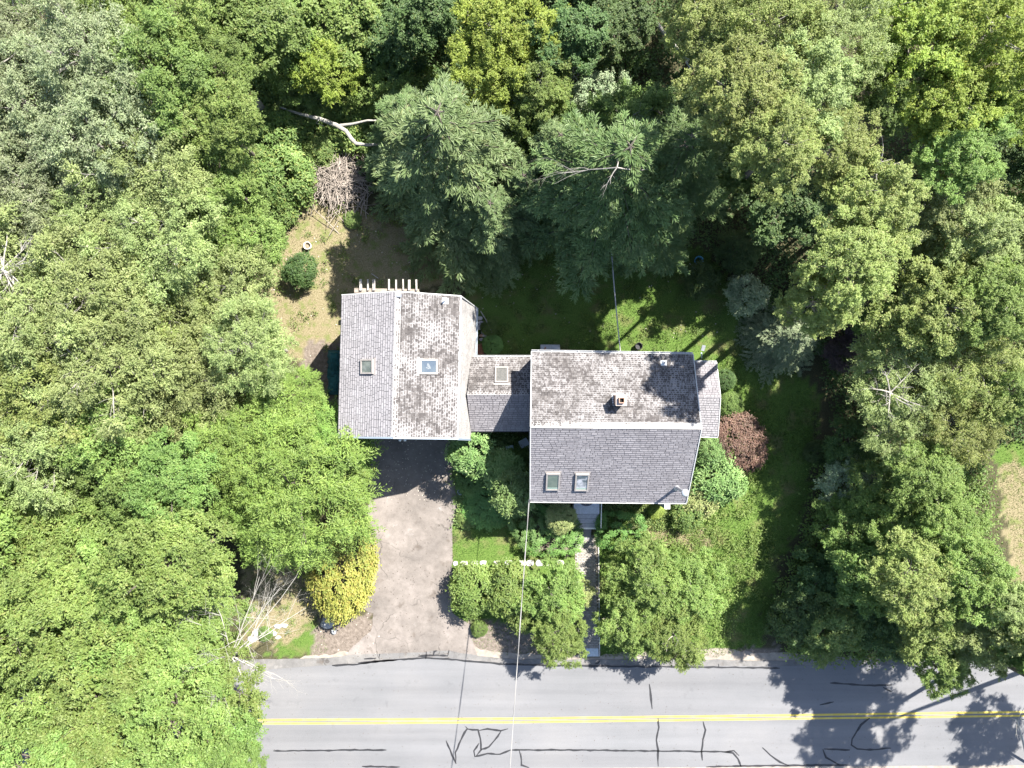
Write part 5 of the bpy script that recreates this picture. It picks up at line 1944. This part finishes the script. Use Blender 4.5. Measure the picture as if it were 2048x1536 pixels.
    ('clump', 1880, 1260, 80, 8.5, 'straw', "pale tree whose branches reach the road at the lower right", G_R),
    ('clump', 1985, 1265, 80, 9.5, 'olive', "olive tree near the right edge above the road", G_R),
    ('clump', 1890, 1345, 52, 8, 'spring', "bright branch-end tree hanging over the road's far lane", G_R),
    ('clump', 2045, 1300, 45, 10, 'mid', "green tree at the right edge directly above the road", G_R),
    ('sapling', 1640, 1295, 35, 2.6, 'vine', "low leafy shrub tree at the road edge, lower right", G_R),
    # --- front garden trees
    ('clump', 1290, 1165, 78, 4.6, 'spring', "front-lawn tree right of the brick walk, upper", "front lawn trees"),
    ('clump', 1370, 1185, 82, 4.2, 'spring', "front-lawn tree farthest right of the brick walk", "front lawn trees"),
    ('clump', 1265, 1250, 66, 4.2, 'spring', "front-lawn tree close to the brick walk's lower end", "front lawn trees"),
    ('clump', 1345, 1265, 70, 4.4, 'spring', "front-lawn tree beside the sandy roadside strip", "front lawn trees"),
    ('rhodo', 948, 1180, 50, 2.3, 'spring', "leafy shrub nearest the driveway's lower end", "shrubs between driveway and walk"),
    ('rhodo', 1020, 1182, 54, 2.7, 'spring', "leafy shrub left of the overhead wire, below the stepping stones", "shrubs between driveway and walk"),
    ('clump', 1105, 1200, 70, 3.8, 'spring', "bright front tree left of the brick walk, upper", "shrubs between driveway and walk"),
    ('clump', 1120, 1280, 55, 4.4, 'spring', "bright front tree left of the brick walk, at the road edge", "shrubs between driveway and walk"),
    ('rhodo', 1050, 1225, 40, 2.4, 'spring', "shaded leafy shrub under the overhead wire near the road", "shrubs between driveway and walk"),
    ('sapling', 1165, 1190, 24, 2.0, 'lime', "small pale shrub leaning onto the brick walk", "shrubs between driveway and walk"),
]
SHRUBS = [
    ('rhodo', 942, 905, 46, 4.2, 'rhodo', "large round rhododendron by the garage's right front corner", 1.0, None),
    ('rhodo', 1005, 940, 42, 3.6, 'rhodo', "rhododendron left of the house's front left corner, upper", 1.0, None),
    ('rhodo', 1028, 985, 46, 4.3, 'rhodo', "rhododendron at the house's front left corner, lower", 1.0, None),
    ('rhodo', 1035, 925, 30, 2.0, 'mid', "shaded shrub against the left wall of the house", 1.0, None),
    ('bush', 945, 960, 34, .9, 'yew', "low dark shrub behind the blue bucket", 1.0, None),
    ('bush', 975, 1010, 48, .8, 'yew', "low shaded spreading shrub below the blue bucket", 1.0, None),
    ('bush', 935, 1035, 22, .5, 'vine', "low weedy shrub at the driveway edge above the lawn", 1.0, None),
    ('bush', 1122, 1037, 29, 2.5, 'lime', "pale round clipped bush left of the front steps", 1.0, None),
    ('bush', 1105, 1010, 28, 1.4, 'yew', "dark bush under the eave left of the front landing", 1.0, None),
    ('red', 0, 0, 0, 0, None, None, 0, None),
    ('bush', 1430, 905, 32, 1.6, 'rhodo', "green bush at the house's front right wall, uppermost", 1.0, None),
    ('rhodo', 1440, 960, 52, 2.0, 'rhodo', "large leafy shrub right of the house below the red bush", 1.0, None),
    ('rhodo', 1400, 1000, 36, 1.5, 'lime', "pale leafy shrub at the house's front right corner", 1.0, None),
    ('rhodo', 1375, 1030, 32, 1.3, 'vine', "leafy shrub below the white pier", 1.0, None),
    ('bush', 1462, 812, 26, 1.0, 'mid', "small green bush beside the house porch's right wall", 1.0, None),
    ('bush', 1452, 760, 20, .8, 'deep', "small dark bush at the porch's upper right corner", 1.0, None),
    ('bush', 1312, 1022, 16, .7, 'spike', "bright small clump under the eave near the white pier", 1.0, None),
    ('rhodo', 598, 540, 34, 1.7, 'deep', "solitary dark green bush on the dry grass behind the garage", 1.0, None),
    ('bush', 705, 438, 17, .45, 'vine', "low weed clump at the foot of the brush pile", 1.0, None),
    ('rhodo', 1690, 705, 36, 2.4, 'purple', "purple-brown shrub beside the silvery spruce", 1.0, None),
    ('rhodo', 1722, 655, 32, 2.6, 'purple', "upper purple-brown shrub in the shade of the right wood", 1.0, None),
    ('bush', 1635, 905, 24, 1.0, 'deep', "low dark bush on the yard's right border", 1.0, None),
    ('bush', 530, 1268, 14, .5, 'mid', "small green clump among the white rocks under the dead tree", 1.0, None),
    ('bush', 958, 1258, 16, .6, 'mid', "small weed at the driveway's lower right corner", 1.0, None),
    ('bush', 978, 655, 16, .5, 'mid', "small weed growing beside the garage rubble", 1.0, None),
    ('bush', 985, 690, 20, .5, 'yew', "low green weed by the rusty mulch bed", 1.0, None),
    ('rhodo', 1405, 560, 36, 1.8, 'deep', "dark bush at the back lawn's far edge below the blue basin", 1.0, None),
    ('rhodo', 1495, 590, 40, 2.2, 'silver', "pale-tipped bush at the back lawn's right end, left of the silvery spruce", 1.0, None),
    ('rhodo', 1330, 500, 40, 1.8, 'deep', "dark bush below the dark pines at the back lawn", 1.0, None),
    ('rhodo', 1480, 500, 45, 2.4, 'deep', "dark bush inside the black gap right of the back lawn", 1.0, None),
]
LEAN = {(438, 1475): .9, (455, 1560): .9, (415, 1370): .8, (345, 1430): .6, (390, 1560): .6, (1890, 1345): .0, (395, 1225): .4}
for (kind, px, py, r_, h, mat, lb, grp) in TREES:
    if grp == G_L: h += random.Random(px * 7 + py).uniform(-1.9, 1.3)
    cat = "shrub" if kind == 'rhodo' or (kind == 'sapling' and h < 3) else "tree"
    plant(kind, px, py, r_, h, mat, lb, cat=cat, group=grp, name="shrub" if cat == "shrub" else None, lean=LEAN.get((px, py)))
for (kind, px, py, r_, h, mat, lb, asp, rz) in SHRUBS:
    if kind == 'red': continue
    plant(kind, px, py, r_, h, mat, lb, cat="shrub", name="shrub", group=None)
# vine-smothered mounds round the fallen log
for (px, py, r_, h, lb) in [(545, 270, 55, 2.2, "vine-covered mound just below the broken trunk"), (560, 350, 60, 2.6, "yellow-flecked vine mound left of the brush pile"),
                            (498, 335, 48, 2.4, "vine mound at the left wood's edge beside the yellow-flecked one"), (590, 215, 42, 1.2, "small vine mound between the broken trunk and the log"),
                            (650, 190, 52, 1.4, "leafy vine mound directly above the fallen log's left end"), (720, 215, 42, 1.6, "low vine mound inside the fallen log's fork"),
                            (545, 420, 42, 1.6, "lowest vine mound, bordering the dry grass"), (745, 155, 45, 2.4, "vine mound at the upper right of the fallen log"),
                            (640, 300, 34, 1.2, "low vine mound between the log and the brush pile")]:
    plant('rhodo', px, py, r_, h, 'vine', lb, cat="shrub", name="vine_mound", group="vine mounds round the fallen log")
# special shrubs
plant('bush', 683, 1140, 82, 3.0, 'gold', "large yellow-orange bush between the conifers and the driveway", cat="shrub", name="shrub", asp=.80, rz=-.1, var=0)
plant('bush', 1478, 888, 56, 1.7, 'red', "reddish-brown barberry bush at the house's right wall", cat="shrub", name="shrub", var=1)
plant('hedge', 1106, 1074, 45, 1.15, 'yew', "clipped green hedge left of the front steps, right half", cat="hedge", asp=1.25, rz=.05)
plant('hedge', 1060, 1056, 37, 1.2, 'rhodo', "clipped hedge left of the front steps, left half under the wire", cat="hedge", asp=.95, rz=.5)
plant('hedge', 1132, 1060, 20, 1.1, 'yew', "clipped hedge end touching the front steps' left side", cat="hedge", asp=.8, rz=.1)
plant('hedge', 1241, 1062, 42, 1.35, 'yew', "clipped green hedge right of the front steps with a dark shadow stripe", cat="hedge", asp=1.15, rz=-.05)
plant('hemlock', 1573, 678, 66, 4.2, 'silver', "silvery rounded spruce standing alone right of the back lawn", group=None)
# trees outside the frame that shade or close the view
for i, (px, py, R_, h, k, m_) in enumerate([
    (300, -140, 130, 10, 'broad', 'mid'), (600, -130, 130, 6, 'maple', 'mid'), (900, -140, 130, 6, 'maple', 'deep'), (1200, -120, 130, 7, 'maple', 'deep'),
    (1500, -130, 140, 10, 'broad', 'straw'), (1800, -130, 140, 9, 'broad', 'lemon'), (2120, 0, 140, 10, 'broad', 'lemon'), (2180, 250, 140, 9, 'broad', 'spring'),
    (2170, 480, 130, 8, 'broad', 'olive'), (2170, 720, 120, 8, 'broad', 'olive'), (2180, 1260, 120, 12, 'broad', 'olive'), (2120, 1330, 70, 11, 'broad', 'spring'),
    (-120, 200, 140, 12, 'locust', 'grey'), (-120, 480, 140, 12, 'locust', 'olive'), (-120, 760, 140, 12, 'locust', 'olive'), (-120, 1040, 140, 12, 'broad', 'spring'),
    (-120, 1320, 140, 12, 'broad', 'spring'), (60, 1680, 140, 12, 'broad', 'spring'), (330, 1690, 130, 12, 'broad', 'spring'), (2210, 1440, 90, 13, 'clump', 'spring'), (2350, 1390, 110, 14, 'clump', 'olive'), (2480, 1430, 90, 11, 'clump', 'olive')]):
    plant(k, px, py, R_, h, m_, "tree standing beyond the edge of the photograph", group="trees beyond the edge")

# --- bare trees built from branching tubes
def bare_tree(name, label, base, tips_seed, mat, trunk_pts, n_main, spread, length, r0, depth=3, bias=Vector((0, 0, .3)), cat="tree", mains=None):
    rng = random.Random(tips_seed)
    root = empty(name, (base.x, base.y, 0), label, cat)
    mb = MB()
    rad = [r0 * (1 - .5 * k / (len(trunk_pts) - 1)) for k in range(len(trunk_pts))]
    mb.tube(trunk_pts, rad, 8)
    mb.build("trunk", mat, root)
    bm_ = MB()

    def grow(p, d, L_, r, dep):
        n = 4
        pts = [p]
        dd = d.copy()
        for k in range(n):
            dd = (dd + Vector((rng.gauss(0, .13), rng.gauss(0, .13), rng.gauss(0, .09)))).normalized()
            pts.append(pts[-1] + dd * L_ / n)
        bm_.tube(pts, [r * (1 - .17 * k) for k in range(n + 1)], 5 if dep > 1 else 4, False)
        if dep <= 0: return
        for k in range(rng.randint(3, 5)):
            j = rng.randint(1, n)
            side = Vector((rng.gauss(0, 1), rng.gauss(0, 1), rng.gauss(0, .5)))
            nd = (dd * .9 + side * .55).normalized()
            grow(pts[j], nd, L_ * rng.uniform(.35, .6), r * (1 - .17 * j) * .62, dep - 1)
    tp = trunk_pts[-1]
    if mains:
        for e in mains:
            e = Vector(e)
            d = (e - tp)
            grow(tp, d.normalized(), d.length * .85, r0 * .45, depth)
    else:
        for k in range(n_main):
            a = 2 * math.pi * k / n_main + rng.uniform(-.3, .3)
            d = Vector((math.cos(a) * spread, math.sin(a) * spread, 0)) + bias
            grow(tp, d.normalized(), length * rng.uniform(.7, 1.1), r0 * .5, depth)
    bm_.build("branches", mat, root)
    return root


b0 = P3(482, 1290, 0)
tp = [P3(500, 1285, 0), P3(488, 1296, 3.0), P3(470, 1310, 6.0), P3(462, 1312, 7.2)]
bare_tree("dead_tree", "bare bleached dead tree spreading over the roadside at the lower left", P3(500, 1285, 0), 5, DEADWOOD, tp, 0, 0, 0, .075, 4,
          mains=[P3(640, 1150, 7.4), P3(630, 1200, 7.0), P3(505, 1125, 8.4), P3(445, 1150, 10.4), P3(600, 1250, 6.6), P3(570, 1360, 7.0), P3(530, 1430, 7.0), P3(620, 1330, 6.0),
                 P3(395, 1330, 11.6), P3(570, 1150, 8), P3(430, 1390, 11.4)])
bare_tree("dead_tree", "silvery bare dead tree at the left edge of the wood", P3(-10, 540, 0), 9, DEADWOOD, [P3(-12, 540, 0), P3(-4, 540, 6), P3(6, 538, 10.8)], 13, 1, 1.6, .09, 3, Vector((.1, 0, .2)))
# forked bare limbs that show among the right-hand crowns
bare_tree("bare_tree", "pale forked bare limb showing among the pale trees at the upper right", P3(1765, 370, 0), 12, BARK_PALE, [P3(1740, 360, 1), P3(1752, 345, 8), P3(1756, 335, 10.4)], 0, 0, 0, .11, 1,
          mains=[P3(1790, 285, 11.6), P3(1748, 375, 10.6), P3(1800, 320, 11.2)])
bare_tree("bare_tree", "bare leaning grey trunk beside the black gap at the top", P3(1345, 90, 0), 13, TWIG, [P3(1312, 45, 0.5), P3(1335, 75, 5), P3(1370, 115, 10)], 0, 0, 0, .13, 1, mains=[P3(1390, 130, 10.6), P3(1385, 145, 10)])
bare_tree("bare_tree", "whitish bare treetop inside the twiggy right wood", P3(1780, 780, 0), 14, BARK_PALE, [P3(1770, 775, 2), P3(1778, 782, 5.5), P3(1780, 785, 7.6)], 6, 1, 1.5, .09, 2, Vector((0, 0, .4)))
bare_tree("bare_tree", "grey bare branches over the big dark pine", P3(1235, 335, 0), 15, BARK_PALE, [P3(1225, 345, 3), P3(1232, 338, 9.5), P3(1234, 335, 14.0)], 0, 0, 0, .06, 2,
          mains=[P3(1110, 345, 12.0), P3(1205, 385, 13.6), P3(1290, 345, 12.6), P3(1235, 290, 13.2)])
bare_tree("bare_tree", "dark bare twigs in the gap below the golden trees", P3(1150, 160, 0), 16, TWIG, [P3(1140, 155, .5), P3(1143, 150, 3), P3(1145, 148, 4.5)], 5, 1, 1.2, .05, 2, Vector((0, 0, .5)))
bare_tree("roadside_sapling", "white-stemmed leaning sapling at the lower right corner of the road", P3(2044, 1452, 0), 17, DEADWOOD, [P3(2056, 1526, .1), P3(2044, 1475, 1.6), P3(2034, 1440, 2.6)], 4, 1, .8, .07, 1, Vector((-.1, .3, .4)))

# broken trunk and fallen log
bt = empty("broken_trunk", P3(516, 207, 0), "standing grey broken trunk beside the fallen log", "tree stump")
MB().tube([P3(528, 224, .3), P3(516, 206, 2.6), P3(503, 190, 4.6)], [.24, .21, .18], 10).build("trunk", BARK_PALE, bt)
MB().tube([P3(503, 190, 4.55), P3(502.5, 189, 4.66)], [.17, .12], 10).build("broken_top", simple("orange_heartwood", (.42, .20, .09), .9, .3, 12), bt)
lg = empty("fallen_log", P3(670, 255, 1.4), "long pale forked log lying across the vines", "log")
MB().tube([P3(560, 215, 1.2), P3(600, 228, 1.4), P3(640, 238, 1.6), P3(672, 250, 1.7), P3(692, 262, 1.7), P3(703, 278, 1.7), P3(712, 287, 1.6), P3(735, 290, 1.6), P3(775, 287, 1.5)], [.05, .08, .12, .13, .12, .12, .11, .085, .06], 8).build("trunk", DEADWOOD, lg)
MB().tube([P3(680, 251, 1.7), P3(705, 248, 1.85), P3(735, 241, 2.0), P3(775, 241, 2.0)], [.09, .075, .06, .035], 7).build("fork", DEADWOOD, lg)
MB().tube([P3(640, 238, 1.6), P3(632, 246, 1.7), P3(648, 252, 1.4)], [.045, .028, .018], 5).build("stub", DEADWOOD, lg)

# brush pile
bp_ = MB()
rr = random.Random(21)
for k in range(380):
    px, py = 674 + rr.gauss(0, 32), 360 + rr.gauss(0, 29)
    a = rr.uniform(0, math.pi)
    q = rr.uniform(.35, 1.25)
    c = P3(px, py, .25 + max(0, .9 - ((px - 672) ** 2 + (py - 358) ** 2) / 2600) * rr.uniform(.3, .9))
    d = Vector((math.cos(a), math.sin(a), rr.uniform(-.25, .25)))
    m_ = c + Vector((rr.uniform(-.1, .1), rr.uniform(-.1, .1), .12))
    r_ = rr.uniform(.010, .026)
    bp_.tube([c - d * q, m_, c + d * q], [r_, r_, r_ * .5], 4, False)
tag(bp_.build("brush_pile", BRUSH), "heap of dry cut twigs behind the dry lawn, below the fallen log", "brush pile")

# --- ground cover, counted by nobody
def inside_any(x, y, polys):
    m = np.zeros(x.shape, bool)
    for p in polys:
        m |= poly_mask(x, y, wpoly(p))
    return m


BUILT = [[(676, 590), (955, 590), (955, 880), (676, 880)], [(940, 712), (1062, 712), (1062, 864), (940, 864)], [(1060, 704), (1405, 704), (1405, 1004), (1060, 1004)],
         [(1385, 720), (1440, 720), (1440, 872), (1385, 872)], drive_pts, [(1143, 1000), (1202, 1000), (1202, 1320), (1156, 1320)],
         [(-900, 1312), (2900, 1312), (2900, 1560), (-900, 1560)], [(905, 1120), (1130, 1120), (1130, 1133), (905, 1133)]]


def grass_mesh(name, n, polys, hgt, wd, mat, label, seed, thin=None):
    rng = np.random.default_rng(seed)
    xs, ys = [], []
    allp = np.concatenate([np.array(wpoly(p)) for p in polys])
    lo, hi = allp.min(0), allp.max(0)
    x = rng.uniform(lo[0], hi[0], n); y = rng.uniform(lo[1], hi[1], n)
    keep = inside_any(x, y, polys) & ~inside_any(x, y, BUILT)
    x, y = x[keep], y[keep]
    k = smooth_noise(x, y, .9, seed)
    keep = k + rng.normal(0, .5, len(x)) > -.35
    x, y, k = x[keep], y[keep], k[keep]
    m = len(x)
    a = rng.uniform(0, 6.28, m)
    lean = rng.uniform(.2, .9, m)
    h_ = hgt * rng.uniform(.5, 1.3, m) * (1 + .4 * np.clip(k, -1, 1))
    d = unit(np.stack([np.cos(a) * lean, np.sin(a) * lean, np.ones(m)], 1))
    b = a + np.pi / 2
    s = np.stack([np.cos(b), np.sin(b), np.zeros(m)], 1) * wd * .5
    base = np.stack([x, y, np.zeros(m)], 1)
    tip = base + d * h_[:, None]
    V = np.stack([base - s, base + s, tip], 1).reshape(-1, 3)
    Fq = np.arange(m * 3).reshape(-1, 3)
    o = link(name, np_mesh(name, V, Fq, [LEAF[mat]]))
    tag(o, label, "grass", kind="stuff")


LAWN_F = [ZONES['lawn'][0], ZONES['lawn'][5], ZONES['lawn'][4]]
grass_mesh("grass", 52000, LAWN_F, .11, .03, 'grass', "bright lawn grass between the driveway and the brick walk", 101)
grass_mesh("grass", 90000, [ZONES['lawn'][1]], .13, .03, 'grass', "long lawn grass right of the house and brick walk", 102)
grass_mesh("grass", 60000, [ZONES['lawn'][2]], .07, .03, 'grass', "shaded lawn grass behind the house", 103)
grass_mesh("dry_grass", 60000, ZONES['dry'][:3], .07, .03, 'drygrass', "dry tan grass behind the garage and by the roadside", 104)
grass_mesh("grass", 24000, [ZONES['lawn'][3]], .08, .03, 'grass', "sunny lawn grass at the right edge", 105)


def cover(name, n, polys, mat, label, seed, zmax=1.0, ll=.16, lw=.10, clump=.5, avoid=True):
    rng = np.random.default_rng(seed)
    allp = np.concatenate([np.array(wpoly(p)) for p in polys])
    lo, hi = allp.min(0), allp.max(0)
    nc = n // 40
    x = rng.uniform(lo[0], hi[0], nc); y = rng.uniform(lo[1], hi[1], nc)
    keep = inside_any(x, y, polys)
    if avoid:
        keep &= ~inside_any(x, y, BUILT + ZONES['lawn'][:3] + ZONES['dry'][:2] + ZONES['dirt'][:2])
    x, y = x[keep], y[keep]
    hh = zmax * (.35 + .65 * np.clip(.5 + .5 * smooth_noise(x, y, 1.2, seed), 0, 1)) * rng.uniform(.4, 1, len(x))
    c = np.stack([x, y, hh], 1)
    m = 40
    g = rng.normal(size=(len(c) * m, 3)) * np.array([clump, clump, .18]) * .55
    C = np.repeat(c, m, 0) + g
    C[:, 2] = np.abs(C[:, 2]) + .03
    nn = len(C)
    nrm = unit(np.array([0, 0, .8]) + rng.normal(0, .45, (nn, 3)))
    d = unit(rng.normal(size=(nn, 3)) * np.array([1, 1, .4]))
    d = unit(d - nrm * np.sum(d * nrm, 1, keepdims=True))
    s = rng.uniform(.6, 1.3, nn)
    V, Fq = leaf_quads(C, d, nrm, ll * s, lw * s)
    tag(link(name, np_mesh(name, V, Fq, [LEAF[mat]])), label, "undergrowth", kind="stuff")


cover("vines", 60000, [[(470, 130), (820, 110), (840, 300), (640, 310), (620, 420), (470, 440), (440, 260)]], 'vine', "yellow-flecked vines smothering the ground round the fallen log", 201, 1.3, .17, .12, .45)
cover("undergrowth", 60000, [[(800, -40), (1500, -40), (1560, 520), (1320, 520), (1000, 420), (800, 300)]], 'deep', "dark leafy undergrowth below the pines", 202, 1.6)
cover("undergrowth", 56000, [[(1560, 320), (2080, 200), (2080, 860), (1960, 900), (1700, 900), (1620, 700), (1500, 640)]], 'deep', "shaded undergrowth below the right-hand wood", 203, 1.5)
cover("undergrowth", 50000, [[(1560, 1300), (1540, 1180), (1640, 880), (1960, 900), (1990, 1180), (2080, 1200), (2080, 1308), (1600, 1316)]], 'mid', "leafy undergrowth along the lower right roadside", 204, 1.6)
cover("undergrowth", 90000, [[(-60, -40), (480, -40), (520, 300), (480, 520), (560, 560), (560, 760), (430, 900), (420, 1120), (460, 1300), (-60, 1312)]], 'mid', "green undergrowth below the left-hand wood", 205, 2.0)
cover("ivy", 16000, [[(905, 875), (1060, 875), (1060, 1040), (915, 1050)]], 'rhodo', "low shaded ivy between the driveway and the house", 206, .35, .13, .08, .35, False)
cover("garden_weeds", 12000, [[(1200, 1010), (1390, 1010), (1400, 1060), (1270, 1050)]], 'vine', "low weeds below the house's front wall", 207, .35, .10, .06, .3, False)
cover("weeds", 26000, [[(1420, 860), (1500, 940), (1560, 1130), (1430, 1300), (1200, 1315), (1205, 1100), (1380, 1050)]], 'spring', "loose green weeds in the right front lawn", 208, .4, .12, .06, .35, False)
cover("lawn_weeds", 12000, [ZONES["lawn"][2]], "mid", "sparse low weeds in the shaded back lawn", 211, .14, .10, .05, .25, False)
cover("dry_weeds", 14000, ZONES['dry'][:2], 'vine', "sparse weeds on the dry clearing behind the garage", 209, .16, .10, .05, .22, False)
cover("bank_weeds", 7000, [[(500, 430), (560, 440), (570, 520), (560, 640), (590, 740), (540, 740), (500, 600)], [(640, 400), (830, 410), (860, 450), (700, 460)]], 'spring', "weeds overhanging the edge of the dry clearing", 210, .5, .13, .07, .35, False)
# leaf litter scattered over the shaded ground and driveway
def litter(name, n, polys, z, mat, label, seed, size=.06):
    rng = np.random.default_rng(seed)
    allp = np.concatenate([np.array(wpoly(p)) for p in polys])
    lo, hi = allp.min(0), allp.max(0)
    x = rng.uniform(lo[0], hi[0], n); y = rng.uniform(lo[1], hi[1], n)
    k = inside_any(x, y, polys)
    x, y = x[k], y[k]
    m = len(x)
    C = np.stack([x, y, np.full(m, z) + rng.uniform(.004, .02, m)], 1)
    nrm = unit(np.array([0, 0, 1.0]) + rng.normal(0, .2, (m, 3)))
    d = unit(rng.normal(size=(m, 3)) * np.array([1, 1, .1]))
    d = unit(d - nrm * np.sum(d * nrm, 1, keepdims=True))
    s = rng.uniform(.5, 1.5, m)
    V, Fq = leaf_quads(C, d, nrm, size * s, size * .6 * s)
    tag(link(name, np_mesh(name, V, Fq, [mat])), label, "leaf litter", kind="stuff")


LITTER_P = simple("pale_litter", (0.370, 0.333, 0.281), .9, .3, 8)
LITTER_D = simple("dark_litter", (.07, .055, .045), .9, .4, 8)
litter("leaf_litter", 900, [ZONES['dirt'][0], ZONES['dirt'][1], ZONES['dry'][0], ZONES['lawn'][2]], .02, LITTER_P, "pale fallen leaves on the bare ground and shaded back lawn", 301, .09)
litter("leaf_litter", 260, [[(745, 880), (910, 880), (905, 1000), (745, 1000)]], .02, LITTER_P, "pale fallen leaves on the driveway in the garage's shade", 302, .07)
litter("leaf_litter", 700, [[(728, 985), (745, 985), (745, 1300), (720, 1300)], [(893, 985), (912, 985), (905, 1240), (890, 1240)], [(700, 1300), (940, 1296), (940, 1318), (690, 1320)]], .02, LITTER_D, "dark leaf litter along the driveway's edges", 305, .07)
litter("leaf_litter", 420, [[(735, 1000), (905, 1000), (940, 1320), (700, 1320)]], .02, LITTER_D, "dark leaf specks on the sunny driveway", 303, .06)
litter("leaf_litter", 500, [[(520, 1335), (2040, 1335), (2040, 1528), (540, 1536)]], .032, LITTER_D, "dark specks of debris on the road", 304, .05)
